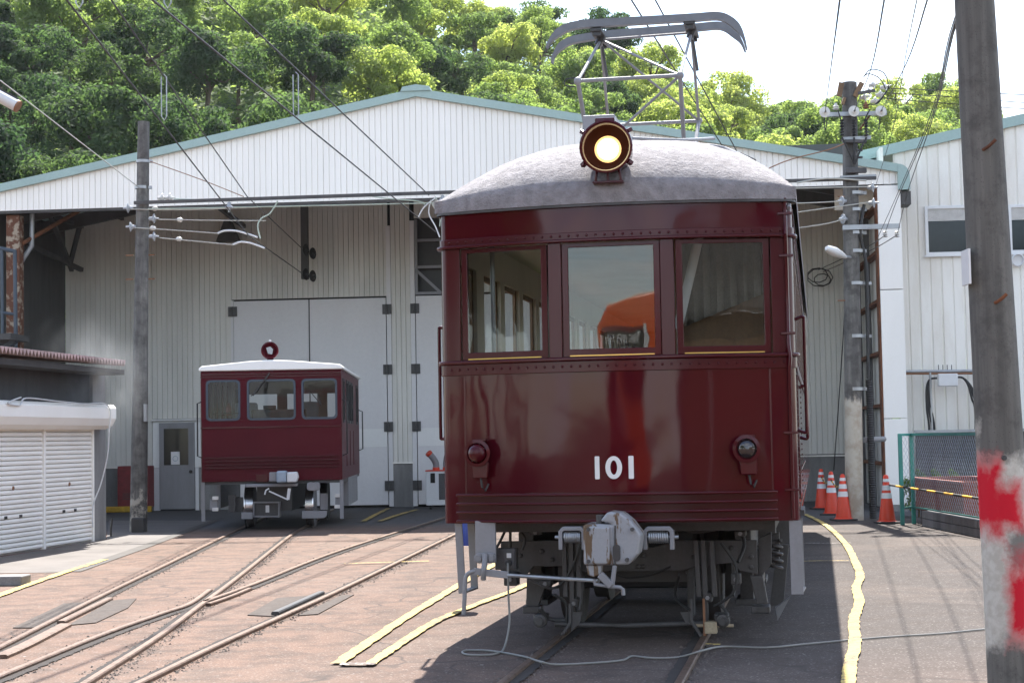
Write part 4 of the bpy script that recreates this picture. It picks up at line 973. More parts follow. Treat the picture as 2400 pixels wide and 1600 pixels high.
for x in (1378, 1588):
    p = pp(x, 84 if x < 1500 else 68, HD); hb = MB().box(p.x-.05, p.x+.05, 2.76, 3.34, p.z-.02, p.z+.012)
    for y in (2.80, 3.30): hb.box(p.x-.035, p.x+.035, y-.02, y+.02, p.z-.055, p.z+.05)
    hb.cyl((p.x-.02, 3.0, p.z-.09), (p.x+.02, 3.0, p.z-.01), .03, 10); pt(hb, 'head_bracket', 'black_metal', .004)
for a in (hl, hr): pt(MB().cyl(a+Vector((.01, .02, -.06)), a+Vector((.045, .04, -.34)), .014, 8), 'damper', 'frame_grey')
pt(MB().tube(smooth_pts([kl+Vector((-.02, 0, .03)), kl+Vector((-.10, 0, .02)), kl+Vector((-.11, 0, -.03)), kl+Vector((-.02, 0, -.05))], 5), .006, 6), 'shunt_wire', 'black_rubber')
# roof fittings
a, b = pp(1338, 304, 1.05), pp(1412, 262, 1.05)
tp(MB().box(a.x, b.x, 1.05, 1.5, 3.70, b.z), 'roof_box', 'light_grey', .01)
cp_ = [pp(1452, 326, .75), pp(1540, 332, 1.2), pp(1640, 336, 1.4), pp(1690, 352, 1.3), pp(1750, 385, .9), pp(1790, 425, .4), pp(1806, 448, .12), pp(1811, 478, -.02)]
tp(MB().tube(smooth_pts(cp_, 5), .016, 8), 'roof_conduit', 'light_grey')
tp(MB().tube(smooth_pts([pp(1452, 318, .9), pp(1560, 322, 1.3), pp(1640, 318, 2.0)], 5), .014, 8), 'roof_conduit', 'light_grey')
vs = [pp(x, y, y0) for y0 in (1.3, 1.75) for x, y in ((1218, 372), (1236, 366), (1250, 366), (1270, 360), (1266, 356), (1246, 362), (1236, 361))]
tp(MB().prism(vs[:7], (0, .4, 0)), 'roof_flap', 'black_rubber')
tp(MB().bar(pp(1700, 356, 1.6), pp(1735, 372, 1.6), .08, .03), 'roof_clamp', 'dark_steel')

p = cp(1076, 1235, 2.6); tp(MB().lathe([(0, 0), (.10, 0), (.11, .05), (.11, .28), (.07, .33), (0, .33)], (p.x, 2.6, .56), n=16), 'blue_canister', 'blue_plastic')

rb_ = random.Random(4)
for pts in (((1215, 1330), (1260, 1350), (1290, 1345)), ((1240, 1395), (1262, 1420), (1300, 1424)), ((1330, 1300), (1338, 1345), (1330, 1400)), ((1560, 1320), (1552, 1370), (1585, 1400)), ((1650, 1385), (1672, 1410), (1660, 1424)), ((1700, 1215), (1710, 1250), (1695, 1290)), ((1560, 1212), (1600, 1222), (1650, 1214)), ((1400, 1310), (1440, 1326), (1500, 1318), (1540, 1300))):
    bo(MB().tube(smooth_pts([bp(*p, .40+rb_.uniform(0, .2)) for p in pts], 5), rb_.uniform(.008, .014), 6), 'brake_pipe', rb_.choice(('frame_grey', 'black_rubber', 'dark_steel')))
for x, y, w, h in ((1252, 1340, 26, 14), (1318, 1385, 18, 22), (1625, 1372, 20, 22), (1240, 1418, 30, 16), (1655, 1418, 30, 18), (1690, 1330, 22, 26), (1172, 1330, 30, 30), (1545, 1228, 20, 12), (1700, 1225, 26, 14), (1230, 1222, 30, 12)):
    a, b = bp(x-w/2, y+h/2, .48), bp(x+w/2, y-h/2, .48); bo(MB().box(a.x, b.x, .48, .62, a.z, b.z), 'brake_fitting', 'frame_grey', .01)
    bo(MB().cyl(((a.x+b.x)/2, .455, (a.z+b.z)/2), ((a.x+b.x)/2, .479, (a.z+b.z)/2), .016, 6), 'nut', 'light_grey')
for sg in (-1, 1):
    bo(MB().cyl((.03+sg*.40, .9, .44), (.03+sg*.40, .9, .46), .03, 8), 'pin', 'frame_grey'); bo(MB().bar((.03+sg*.42, .75, .14), (.03+sg*.42, .75, .55), .05, .12), 'brake_shoe', 'dark_steel', .01)
bo(MB().cyl((-.62, 1.35, .475), (.68, 1.35, .475), .07, 14), 'axle', 'dark_steel')
# ================================================================ SMALL MAROON RAILCAR
_o = yp(630, 1100, 28.7)
RC = Frame((_o.x, 28.7, 0), -2)
rc = thing('maintenance_railcar', 'small maroon railcar with white roof and unlit headlamp parked at the grey doors', 'railcar', RC.o, -RC.h)
def zc_(x, y): return (440+x*.2934)/KPX, (780+y*.2934)/KPX       # detail-crop pixel to photo pixel
def rp(x, y, y0=0.0): return RC.px(*zc_(x, y), y0)
def rq(mb, name, mat, bev=0, parent=rc, seg=2): return mb.build(name, M[mat], parent, bev, seg)
cA = rp(110, 1190); cB = rp(1236, 1170); RX0, RX1 = cA.x, cB.x; RZ0 = (cA.z+cB.z)/2; RZT = rp(660, 300).z; LR = 5.2
def rzz(y, x=660): return rp(x, y).z
zw0, zw1 = rzz(690), rzz(374)
wx = [(rp(150, 540).x, rp(415, 540).x), (rp(478, 540).x, rp(858, 540).x), (rp(914, 540).x, rp(1190, 540).x)]
rq(MB().box(RX0, RX1, 0, .04, RZ0, zw0), 'front_panel', 'maroon_satin', .006)
rq(MB().box(RX0, RX1, 0, .04, zw1, RZT), 'front_header', 'maroon_satin', .006)
ed = [RX0]+[e for w in wx for e in w]+[RX1]
for k in range(0, 8, 2): rq(MB().box(ed[k], ed[k+1], .001, .04, zw0, zw1), 'window_post', 'maroon_satin')
for a, b in wx:
    o = rrect(a-.01, b+.01, zw0-.01, zw1+.01, .075, 5, -.012); i_ = rrect(a+.025, b-.025, zw0+.025, zw1-.025, .06, 5, -.012)
    g = rq(MB().ring(o, i_, (0, .02, 0)), 'window', 'grey_blue'); g.data.materials[0] = M['blue_steel']
    sqo = [Vector((a-.002 if p.x < (a+b)/2 else b+.002, .012, zw0-.002 if p.z < (zw0+zw1)/2 else zw1+.002)) for p in i_]
    rq(MB().ring(sqo, [Vector((p.x, .012, p.z)) for p in i_], (0, .02, 0)), 'corner_fill', 'maroon_satin', 0, g)
    rq(MB().add([(a+.02, .02, zw0+.02), (b-.02, .02, zw0+.02), (b-.02, .02, zw1-.02), (a+.02, .02, zw1-.02)], [(0, 1, 2, 3)]), 'pane', 'glass_dim', 0, g)
for y in (325, 345): z = rzz(y); rq(MB().box(RX0-.004, RX1+.004, -.012, .0, z-.01, z+.01), 'trim_strip', 'maroon_trim', .003)
z = rzz(750); rq(MB().box(RX0-.004, RX1+.004, -.016, .0, z-.013, z+.013), 'trim_strip', 'maroon_trim', .004)
for y in (990, 1020, 1047, 1072): z = rzz(y); rq(MB().box(RX0+.06, RX1-.06, -.03, .0, z-.009, z+.009), 'buffer_rib', 'maroon_trim', .004)
# roof with rounded edge, slightly peaked
xm = rp(660, 212).x; zr = rzz(216)
prof = [(RX0-.03, RZT+.004), (RX0-.035, RZT+.05), (RX0+.02, RZT+.09), (xm-.35, zr-.015), (xm, zr), (xm+.35, zr-.015), (RX1-.02, RZT+.09), (RX1+.035, RZT+.05), (RX1+.03, RZT+.004)]
rq(MB().prism([(x, -.04, z) for x, z in prof], (0, LR+.08, 0)), 'roof', 'white_siding', .02, seg=3)
# sides: sill wall, pillars and narrow windows; doors near both ends
for sg, xx in ((-1, RX0), (1, RX1)):
    a, b = (xx, xx+.04) if sg < 0 else (xx-.04, xx)
    mt = 'maroon_satin'
    rq(MB().box(a, b, .04, LR, RZ0, zw0-.05), 'side_panel', 'light_grey' if False else mt); rq(MB().box(a, b, .04, LR, zw1, RZT), 'side_header', mt)
    ws = [(.35, .75), (1.25, 1.75), (1.95, 2.45), (2.65, 3.15), (4.2, 4.7)]; e = [.04]+[q for w in ws for q in w]+[LR]
    for k in range(0, len(e), 2): rq(MB().box(a, b, e[k], e[k+1], zw0-.05, zw1), 'side_post', mt)
    for w0, w1 in ws:
        w = rq(MB().ring([(xx+sg*.012, w0-.02, zw0-.07), (xx+sg*.012, w1+.02, zw0-.07), (xx+sg*.012, w1+.02, zw1+.02), (xx+sg*.012, w0-.02, zw1+.02)], [(xx+sg*.012, w0+.03, zw0-.02), (xx+sg*.012, w1-.03, zw0-.02), (xx+sg*.012, w1-.03, zw1-.03), (xx+sg*.012, w0+.03, zw1-.03)], (-sg*.03, 0, 0)), 'side_window', 'black_rubber')
        rq(MB().box(xx-.006, xx-.002, w0, w1, zw0-.05, zw1), 'pane', 'glass', 0, w)
    for y0, za, zb in ((.12, 1.25, zw1-.35), (LR-.2, 1.3, zw1-.45)):
        xh = xx+sg*.08; rq(MB().tube([(xx, y0, zb), (xh, y0, zb-.03), (xh, y0, za+.03), (xx, y0, za)], .014, 6), 'handrail', 'black_metal')
    for y0 in (1.2, 2.2, 3.2): rq(MB().box(min(xx, xx+sg*.01), max(xx, xx+sg*.01), y0, y0+.8, 1.05, 1.68), 'hatch', mt, .003)
    rq(MB().box(min(xx, xx-sg*.1), max(xx, xx-sg*.1), 1.6, LR-.8, .34, RZ0-.002), 'side_skirt', 'light_grey')
    rq(MB().bar((xx-sg*.02, .05, RZ0), (xx-sg*.02, .05, .18), .06, .05, (0, 1, 0)), 'step_post', 'light_grey')
rq(MB().box(RX0+.01, RX1-.01, .04, LR, RZ0-.05, RZ0+.02), 'floor', 'dark_steel')
for a, b in ((RX0+.041, RX0+.05), (RX1-.05, RX1-.041)): rq(MB().box(a, b, .05, LR-.05, RZ0+.03, zw0-.06), 'side_lining', 'dark_steel')
# rear wall with three openings; cab desk and seats inside
rq(MB().box(RX0+.04, RX1-.04, LR-.04, LR, RZ0, zw0+.10), 'rear_panel', 'light_grey'); rq(MB().box(RX0+.04, RX1-.04, LR-.04, LR, zw1-.10, RZT), 'rear_header', 'light_grey')
for a, b in ((RX0+.04, RX0+.15), (RX0+.75, RX0+.95), (RX0+1.55, RX0+1.75), (RX1-.15, RX1-.04)): rq(MB().box(a, b, LR-.04, LR, zw0+.10, zw1-.10), 'rear_post', 'light_grey')
rq(MB().box(wx[1][0]+.05, wx[1][1]+.15, .12, .5, RZ0+.02, zw0+.17), 'control_desk', 'frame_grey', .02)
rq(MB().box(wx[1][0]+.25, wx[1][0]+.45, .1, .3, zw0+.172, zw0+.24), 'desk_box', 'dark_steel', .01)
for x in (RX0+.6, RX1-.7): rq(MB().box(x-.2, x+.2, 1.3, 1.42, RZ0, zw0+.32), 'seat_back', 'grey_blue', .04)
fe = rp(327, 600, .5); rq(MB().lathe([(0, 0), (.045, 0), (.045, .15), (.02, .19), (.02, .22), (0, .22)], (fe.x, .5, zw0+.08), n=12), 'fire_extinguisher', 'red_steel')
rq(MB().tube([(RX0+.15, .4, zw0+.12), (RX0+.75, .4, zw0+.12)], .012, 6), 'grab_bar', 'steel_bright')
for xx in (205, 255, 300, 365): p = rp(xx, 560, .9); rq(MB().cyl((p.x, .9, RZ0), (p.x, .9, RZT), .025, 8), 'stanchion', 'light_grey')
# wipers
rq(MB().bar(rp(655, 318, -.04), rp(520, 500, -.03), .022, .03, (0, 1, 0)), 'wiper', 'black_metal'); rq(MB().bar(rp(640, 345, -.05), rp(505, 505, -.035), .012, .02, (0, 1, 0)), 'wiper', 'black_metal')
rq(MB().bar(rp(980, 470, -.03), rp(1068, 575, -.02), .014, .02, (0, 1, 0)), 'wiper', 'black_metal'); rq(MB().bar(rp(1045, 490, -.03), rp(1065, 580, -.02), .01, .015, (0, 1, 0)), 'wiper', 'black_metal')
# headlamp
p = rp(660, 142, .25); r = .205/2*2*.5
r = abs(rp(732, 142, .25).x-rp(592, 142, .25).x)/2
lm = rq(MB().lathe([(0, .26), (r*.6, .25), (r*.92, .15), (r, .02), (r, 0), (r*.86, -.01), (r*.80, .02)], (p.x, .15, p.z), (0, 1, 0), 24), 'headlamp', 'maroon_satin')
rq(MB().lathe([(r*.82, .02), (r*.4, .07), (0, .08)], (p.x, .15, p.z), (0, 1, 0), 24), 'reflector', 'maroon_satin', 0, lm)
rq(MB().prism([(p.x-.06, .14, p.z+.045), (p.x+.01, .14, p.z+.065), (p.x+.055, .14, p.z+.02), (p.x+.04, .14, p.z-.07), (p.x-.03, .14, p.z-.055)], (0, .02, 0)), 'lens', 'galvanised', 0, lm)
rq(MB().box(p.x-.05, p.x+.06, .18, .34, zr-.01, p.z-r*.9), 'lamp_bracket', 'dark_steel', .01, lm)
rq(MB().box(p.x-.02, p.x+.02, .2, .26, p.z+r*.98, p.z+r+.035), 'lamp_knob', 'lamp_white', .005, lm)
# coupler, beam, horn, wheels and underframe
a, b = rp(460, 1232, -.12), rp(878, 1200, -.12); rq(MB().box(a.x, b.x, -.14, 0.0, a.z, b.z), 'buffer_beam', 'light_grey', .01)
a, b = rp(710, 1196, -.35), rp(787, 1100, -.35); cpl = rq(MB().box(a.x, b.x, -.4, -.1, a.z, b.z), 'coupler', 'grey_blue', .03, seg=3)
rq(MB().prism([rp(*q, -.36) for q in ((790, 1112), (870, 1108), (882, 1150), (868, 1192), (790, 1192))], (0, .2, 0)), 'coupler_guard', 'lamp_white', .02, cpl)
rq(MB().prism([rp(*q, -.33) for q in ((650, 1112), (708, 1112), (708, 1185), (650, 1185))], (0, .15, 0)), 'coupler_bracket', 'light_grey', .01, cpl)
rq(MB().tube([rp(650, 1240, -.3), rp(625, 1255, -.3), rp(615, 1290, -.3)], .014, 6), 'hook', 'lamp_white', 0, cpl)
rq(MB().bar(rp(650, 1262, -.3), rp(800, 1330, -.3), .05, .02), 'link_bar', 'lamp_white', 0, cpl); rq(MB().bar(rp(800, 1330, -.3), rp(812, 1240, -.3), .05, .02), 'link_bar', 'lamp_white', 0, cpl)
p = rp(1006, 1224, -.1); hn = rq(MB().prism(rrect(p.x-.11, p.x+.11, p.z-.07, p.z+.07, .05, 4, -.18), (0, .1, 0)), 'horn', 'light_grey', .008)
rq(MB().lathe([(.075, -.003), (.05, .05), (.015, .07), (.015, .01), (0, .0)], (p.x, -.18, p.z), (0, 1, 0), 16), 'horn_throat', 'rust', 0, hn)
for xx in (481, 966):
    p = rp(xx, 1340, .5)
    for y in (.95, 4.1): rq(MB().lathe([(.05, -.07), (.36, -.07), (.38, .05), (.42, .055), (.42, .075), (.05, .07)], (p.x, y, .40), (1 if xx > 600 else -1, 0, 0), 24), 'wheel', 'steel_bright' if y < 1 else 'dark_steel')
for poly, y0, mat in ((((325, 1292), (382, 1292), (382, 1430), (325, 1430)), .3, 'frame_grey'), (((1058, 1278), (1118, 1278), (1118, 1412), (1058, 1412)), .3, 'light_grey'), (((385, 1310), (440, 1310), (440, 1425), (385, 1425)), .45, 'frame_grey'), (((428, 1432), (518, 1432), (518, 1485), (428, 1485)), .1, 'light_grey'), (((912, 1420), (1115, 1420), (1110, 1460), (1090, 1478), (912, 1480)), .1, 'light_grey'), (((175, 1325), (238, 1325), (238, 1415), (175, 1415)), .1, 'light_grey'), (((1178, 1300), (1220, 1300), (1220, 1390), (1178, 1390)), .1, 'light_grey'), (((545, 1130), (640, 1130), (640, 1190), (545, 1190)), -.004, 'maroon_trim')):
    rq(MB().prism([rp(*q, y0) for q in poly], (0, .05, 0)), 'bracket_plate', mat, .006)
o = [rp(*q, .2) for q in ((522, 1348), (732, 1348), (732, 1470), (522, 1470))]; i_ = [rp(*q, .2) for q in ((532, 1358), (722, 1358), (722, 1460), (532, 1460))]
fr_ = rq(MB().ring(o, i_, (0, .25, 0)), 'battery_frame', 'light_grey'); a, b = i_[3], i_[1]
rq(MB().box(a.x, b.x, .28, .4, a.z, b.z), 'battery_box', 'frame_grey', 0, fr_); p = rp(633, 1405, .2); rq(MB().box(p.x-.03, p.x+.03, .262, .279, p.z-.06, p.z+.06), 'warning_label', 'lamp_white', 0, fr_)
for xx, yy in ((220, 1318), (1200, 1297), (220, 1408), (1195, 1385)): p = rp(xx, yy, .06); rq(MB().box(p.x-.05, p.x+.05, .05, .1, p.z-.03, p.z+.03), 'socket', 'blind_white', .004)
rq(MB().box(xm-.30, xm+.30, .45, LR-.2, .32, RZ0-.06), 'drive_box', 'black_metal')
# ================================================================ LEFT SHED WITH SHUTTERS
SH = Frame((-7.083, 23.33, 0), 8.5)
def sp_(x, y, x0=0.0):
    d = ray(x, y); p0 = SH.o+SH.ax*x0; p = CAM+d*((p0-CAM).dot(SH.ax)/d.dot(SH.ax)); return SH.loc(p)
shed = thing('shutter_shed', 'low shed with cream roller shutters and corrugated pink roof edge', 'shed', SH.o, -SH.h)
def sq(mb, name, mat, bev=0, parent=shed): return mb.build(name, M[mat], parent, bev)
yM, yR, yC = sp_(103, 1262).y, sp_(212, 1243).y, sp_(245, 1235).y
zS = (sp_(103, 978).z+sp_(200, 985).z)/2
ZR = 2.72
def shutter(y0, y1):
    s = sq(MB().box(-.06, -.045, y0, y1, .0, zS), 'roller_shutter', 'shutter_cream'); n = 26; h = (zS-.02)/n
    me = MB().prism([(-.04, y0+.02, 0), (.0, y0+.02, .012), (.004, y0+.02, h*.5), (-.002, y0+.02, h*.86), (-.04, y0+.02, h*.97)], (0, y1-y0-.04, 0)).mesh('slat', M['shutter_cream'])
    for i in range(n):
        o = mkobj('slat', me, s); o.location = (0, 0, .02+i*h)
    for fy_ in (.38, .62): sq(MB().box(.003, .012, y0+(y1-y0)*fy_-.04, y0+(y1-y0)*fy_+.04, .50, .54), 'handle', 'black_metal', 0, s)
    sq(MB().cyl((.0, y0+(y1-y0)*.5, .92), (.012, y0+(y1-y0)*.5, .92), .03, 10), 'lock', 'rust_light', 0, s)
shutter(yM, yR); shutter(yM-2.05, yM-.06); shutter(yM-4.1, yM-2.11)
for y in (yM-.03, yM-2.08, yR+.02): sq(MB().box(-.05, .02, y-.03, y+.03, 0, zS), 'guide_rail', 'shutter_cream', .004)
sq(MB().box(-.3, -.005, yR+.055, yC, 0, 2.62), 'pier', 'concrete', .01)
hz0 = zS; hp = [(-.06, hz0+.0), (.10, hz0-.03), (.22, hz0+.03), (.28, hz0+.14), (.28, hz0+.30), (.24, hz0+.36), (-.06, hz0+.36)]
sq(MB().prism([(x, yM-4.2, z) for x, z in hp], (0, yC-.25-(yM-4.2), 0)), 'shutter_housing', 'shutter_cream', .03)
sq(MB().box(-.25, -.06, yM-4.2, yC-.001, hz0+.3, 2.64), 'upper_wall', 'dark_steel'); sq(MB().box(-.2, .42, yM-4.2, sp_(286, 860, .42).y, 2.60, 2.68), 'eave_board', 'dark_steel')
sq(MB().box(-3.5, -.26, yM-4.2, yC-.002, 0, 2.6), 'shed_body', 'concrete')
vs = []; fs = []; n = 54; ya = yM-4.3; yb = sp_(289, 852, .56).y
for i in range(n*2+1):
    y = ya+(yb-ya)*i/(n*2); z = ZR+(.0 if i % 2 else .085)
    for dz in (0, .014): vs += [(.56, y, z+dz), (-3.4, y, z+dz+.35)]
for i in range(n*2):
    q = 4*i; fs += [(q, q+4, q+5, q+1), (q+2, q+3, q+7, q+6), (q, q+2, q+6, q+4)]
dirty('pink_sheet', (.30, .21, .195), (.17, .12, .105), .6, 3, amt=.7, fine=30, bstr=.1)
sq(MB().add(vs, fs), 'corrugated_roof', 'pink_sheet')
# white rope over the housing
pts = [sp_(48, 912, .30), sp_(18, 925, .30), sp_(45, 930, .3), sp_(60, 914, .3), sp_(130, 921, .3), sp_(190, 927, .3), sp_(249, 932, .3), sp_(250, 1000, .28), sp_(246, 1050, .25), sp_(232, 1110, .15), sp_(214, 1160, .06), sp_(213, 1210, .05)]
o = MB().tube(smooth_pts(pts, 6), .011, 6).build('white_rope', M['lamp_white']); o.location = SH.o; o.rotation_euler = (0, 0, -SH.h); tag(o, 'white rope hanging over the shutter housing and pier', 'rope')
# kerb stone (concrete block on the ground), pipe stub
p0 = gp(-40, 1346); blk = thing('concrete_block', 'low mossy concrete block lying in front of the shutters', 'concrete block', p0, R_(-4))
MB().box(0, .0+gp(82, 1335).x-p0.x, 0, .30, 0, .105).build('block', M['concrete'], blk, .012)
p = gp(255, 1232); o = MB().tube(smooth_pts([p, p+Vector((0, 0, .12)), p+Vector((.02, 0, .3))], 4), .018, 6).build('pipe_stub', M['black_metal']); tag(o, 'thin bent black pipe stub by the shed corner', 'pipe')
# red cabinet and ochre block behind the pole
a, b = WF.px(270, 1160, 4.7), WF.px(340, 1075, 4.7)
cab = thing('red_cabinet', 'faded red steel cabinet against the plinth behind the pole', 'cabinet', WF.o, -WF.h)
MB().box(a.x, b.x, 4.7, 5.15, .1, 1.02).build('cabinet_body', M['red_steel'], cab, .01)
MB().box(a.x+.05, (a.x+b.x)/2, 4.685, 4.699, .18, .95).build('cabinet_door', M['red_steel'], cab, .004)
for i in range(4): MB().box(a.x+.12, a.x+.32, 4.676, 4.684, .28+.04*i, .295+.04*i).build('vent', M['black_metal'], cab)
MB().box(a.x-.35, b.x+.1, 4.55, 4.68, .0, .13).build('ochre_kerb', M['ochre_block'], cab, .02)
# steel stair frame at the far left
stf = thing('stair_frame', 'dark blue steel stair frame with landing beside the rusty column', 'staircase', WF.o, -WF.h)
for a, b, r in (((34, 575), (36, 770), .04), ((4, 570), (6, 770), .035), ((-40, 562), (36, 578), .04), ((-40, 712), (36, 722), .03)):
    MB().cyl(WF.px(*a, -.5), WF.px(*b, -.5), r, 8).build('rail_post', M['blue_steel'], stf)
a = WF.px(-60, 770, -.5); b = WF.px(42, 775, -.5); MB().box(a.x, b.x, -.9, .1, a.z-.12, a.z).build('landing', M['dark_steel'], stf)
MB().bar(WF.px(-30, 830, -.5), WF.px(36, 780, -.5), .1, .1).build('brace', M['blue_steel'], stf)
MB().cyl((b.x-.1, -.4, 0), (b.x-.1, -.4, a.z), .05, 8).build('post', M['blue_steel'], stf)
# tubular lamp poking in from the left
lt = thing('tube_lamp', 'white tubular street lamp poking in over the shed', 'lamp', yp(42, 245, 13.0))
pA, pB = yp(-60, 190, 13.0), yp(42, 245, 13.0); pE = pB
MB().cyl(pA-pE, pB-pE, .048, 14).build('lamp_tube', M['lamp_white'], lt); MB().cyl((pB-pE)*1.0-(pB-pA)*.03, (pB-pE)+(pB-pA)*.01, .05, 14).build('end_cap', M['rust_light'], lt)
MB().bar(pA-pE+Vector((0, 0, .055)), pB-pE+Vector((-.0, 0, .055)), .03, .02).build('lamp_spine', M['dark_steel'], lt)
MB().tube([pA-pE, pA-pE+Vector((-1.2, 0, .1)), pA-pE+Vector((-1.25, 0, -pA.z))], .05, 8).build('lamp_post', M['galvanised'], lt)

for sx_ in (RX0+.012, RX1-.012):
    rq(MB().bar((sx_, -.003, RZ0+.02), (sx_, -.003, zw0-.05), .012, .004, (0, 1, 0)), 'corner_bead', 'maroon_trim')
bolts = MB()
for i in range(22):
    xx = RX0+.06+(RX1-RX0-.12)*i/21
    for zz in (RZ0+.04, RZT-.03): bolts.lathe([(.008, 0), (.006, .004), (0, .006)], (xx, 0, zz), (0, -1, 0), 6)
tag(rq(bolts, 'rivet_row', 'maroon_trim'), kind='stuff')
# ================================================================ POLES
Y1, Y2 = 29.3, 28.6
def pole(name, base, top, r0, r1, mat, label):
    t = thing(name, label, 'utility pole', base); d = top-base
    c = MB(); N = 10; c.tube([d*(i/N) for i in range(N+1)], [r0+(r1-r0)*i/N for i in range(N+1)], 24); c.build('shaft', M[mat], t); return t
def add(t, mb_pts_fn, name, mat, bev=0): pass
def TPx(t, x, y, Y): return yp(x, y, Y)-t.location
def disc_ins(t, c, axis, r=.085, name='insulator', mat='insulator_grey', n=1):
    ax = Vector(axis).normalized()
    for i in range(n):
        MB().lathe([(.015, -.08), (.03, -.07), (.035, -.02), (r*.75, .0), (r, .012), (r*.98, .022), (r*.5, .026), (r*.45, .035), (.02, .04), (.015, .10)], Vector(c)+ax*.13*i, ax, 16).build(name, M[mat], t)
def band(t, x, y, Y, r, h=.05, mat='galvanised'):
    c = TPx(t, x, y, Y); MB().lathe([(r, -h/2), (r+.008, -h/2), (r+.008, h/2), (r, h/2)], c, n=24).build('pole_band', M[mat], t)
    MB().box(c.x+r, c.x+r+.06, c.y-.03, c.y+.03, c.z-h/2, c.z+h/2).build('band_clamp', M[mat], t)
b1 = gp(318, 1220); tp1 = yp(330, 280, b1.y); 
P1 = pole('utility_pole', b1, tp1, .150, .100, 'pole_left', 'concrete pole with black block at its foot between shed and small railcar')
Y1 = b1.y
band(P1, 328, 371, Y1, .108, .05); band(P1, 326, 431, Y1, .112, .05)
for x, y, d, n in ((372, 455, 1, 2), (296, 478, -1, 1), (302, 521, -1, 1), (352, 502, 1, 1), (352, 543, 1, 1)): disc_ins(P1, TPx(P1, x, y, Y1-.12), (d, 0, 0), .085, n=n, mat='insulator_grey' if n == 1 else 'porcelain')
for x, y in ((356, 479), (413, 505), (351, 524), (411, 549)): MB().sphere(TPx(P1, x, y, Y1-.12), .042, 6, (1.4, 1, 1)).build('egg_insulator', M['porcelain'], P1)
for y in (586, 641): 
    for s in (-1, 1): c = TPx(P1, 322, y, Y1); MB().cyl((c.x+s*.12, c.y, c.z), (c.x+s*.25, c.y, c.z), .012, 6).build('step_bolt', M['rust_light'], P1)
for y in (935, 720): c = TPx(P1, 321, y, Y1); MB().box(c.x+.10, c.x+.15, c.y-.16, c.y-.05, c.z-.25, c.z+.05).build('side_plate', M['galvanised'], P1) if y == 935 else None
c = TPx(P1, 322, 1222, Y1-.2); MB().box(c.x-.12, c.x+.10, -.36, -.16, 0, .25).build('foot_block', M['black_metal'], P1, .02)
# middle pole
b2 = gp(1963, 1194); tp2 = yp(1951, 190, b2.y); Y2 = b2.y
P2 = pole('utility_pole', b2, tp2, .155, .125, 'pole_mid', 'concrete pole with white painted foot and many insulators by the cones')
def p2(x, y, dy=-.14): return TPx(P2, x, y, Y2+dy)
for x, w in ((1941, .05), (1966, .05)): a, b = p2(x-8 if x < 1950 else x+14, 190), p2(x-14 if x < 1950 else x-2, 222); MB().bar(a, b, .09, .03, (0, 1, 0)).build('cap_board', M['wood'], P2)
a, b = p2(1935, 240), p2(1940, 225); MB().bar(a, b, .08, .05).build('cap_block', M['wood'], P2)
for x0, x1, y, h in ((1888, 2036, 262, .07), (1930, 2012, 408, .08), (1935, 2066, 521, .08), (1934, 2000, 318, .06)): MB().bar(p2(x0, y+2), p2(x1, y-2), .07, h).build('crossarm', M['galvanised'], P2)
for x, y in ((1894, 258), (1961, 256), (2023, 256)): disc_ins(P2, p2(x, y, -.30), (0, -1, 0), .095, mat='porcelain')
for x, y in ((1920, 245), (1989, 242)): MB().lathe([(.03, 0), (.06, .02), (.03, .04), (.055, .06), (.025, .09), (.02, .12)], p2(x, y+8, -.1), n=12).build('pin_insulator', M['porcelain' if x < 1950 else 'rust_light'], P2)
for x, y in ((2005, 195), (2032, 200), (1995, 210), (2022, 217), (1985, 224), (2010, 232)): disc_ins(P2, p2(x, y, -.05), (1, -.3, .15), .075, mat='porcelain')
MB().bar(p2(1970, 215), p2(2010, 208), .05, .05).build('crossarm', M['dark_steel'], P2); MB().bar(p2(1998, 265), p2(1975, 298), .03, .03).build('strut', M['rust'], P2)
for x in (1934, 1962, 1990):
    prof = []
    for i in range(6): prof += [(.018, i*.05), (.045, i*.05+.01), (.018, i*.05+.03)]
    MB().lathe(prof, p2(x, 312, -.22), n=12).build('cable_termination', M['black_rubber'], P2)
    MB().tube(smooth_pts([p2(x, 316, -.22), p2((x+1962)/2, 345, -.22), p2(1963, 378, -.18)], 5), .018, 6).build('cable', M['black_rubber'], P2)
    MB().tube(smooth_pts([p2(x, 293, -.22), p2(x-3, 275, -.25), p2(x-10 if x < 1950 else x+8, 252, -.28)], 5), .012, 6).build('lead', M['black_rubber'], P2)
for pts in (((1983, 178), (2000, 160), (2030, 168), (2040, 200), (2025, 225), (2010, 240)), ((1983, 178), (1995, 170), (2020, 180), (2034, 205)), ((1993, 240), (2015, 238), (2030, 220), (2042, 200)), ((1895, 262), (1893, 285), (1896, 300), (1899, 280)), ((2022, 262), (2020, 285), (2018, 298))):
    MB().tube(smooth_pts([p2(*q, -.25) for q in pts], 5), .010, 6).build('lead', M['black_rubber'], P2)
a = p2(1940, 345, -.2); b = p2(1990, 318, -.2); MB().box(a.x, b.x, a.y-.03, a.y+.05, p2(1960, 330).z, p2(1960, 322).z).build('bracket', M['frame_grey'], P2, .01)
for y in (346, 362): band(P2, 1955, y, Y2, .132, .03, 'dark_steel')
a, b = p2(1942, 398, -.2), p2(1990, 385, -.2); MB().box(a.x, b.x, a.y-.04, a.y+.06, a.z, b.z).build('bracket', M['frame_grey'], P2, .01)
for x, y, d in ((2003, 431, 1), (1935, 462, -1), (2005, 466, 1), (1938, 503, -1)): disc_ins(P2, p2(x, y, -.1), (d, -.4, 0), .085)
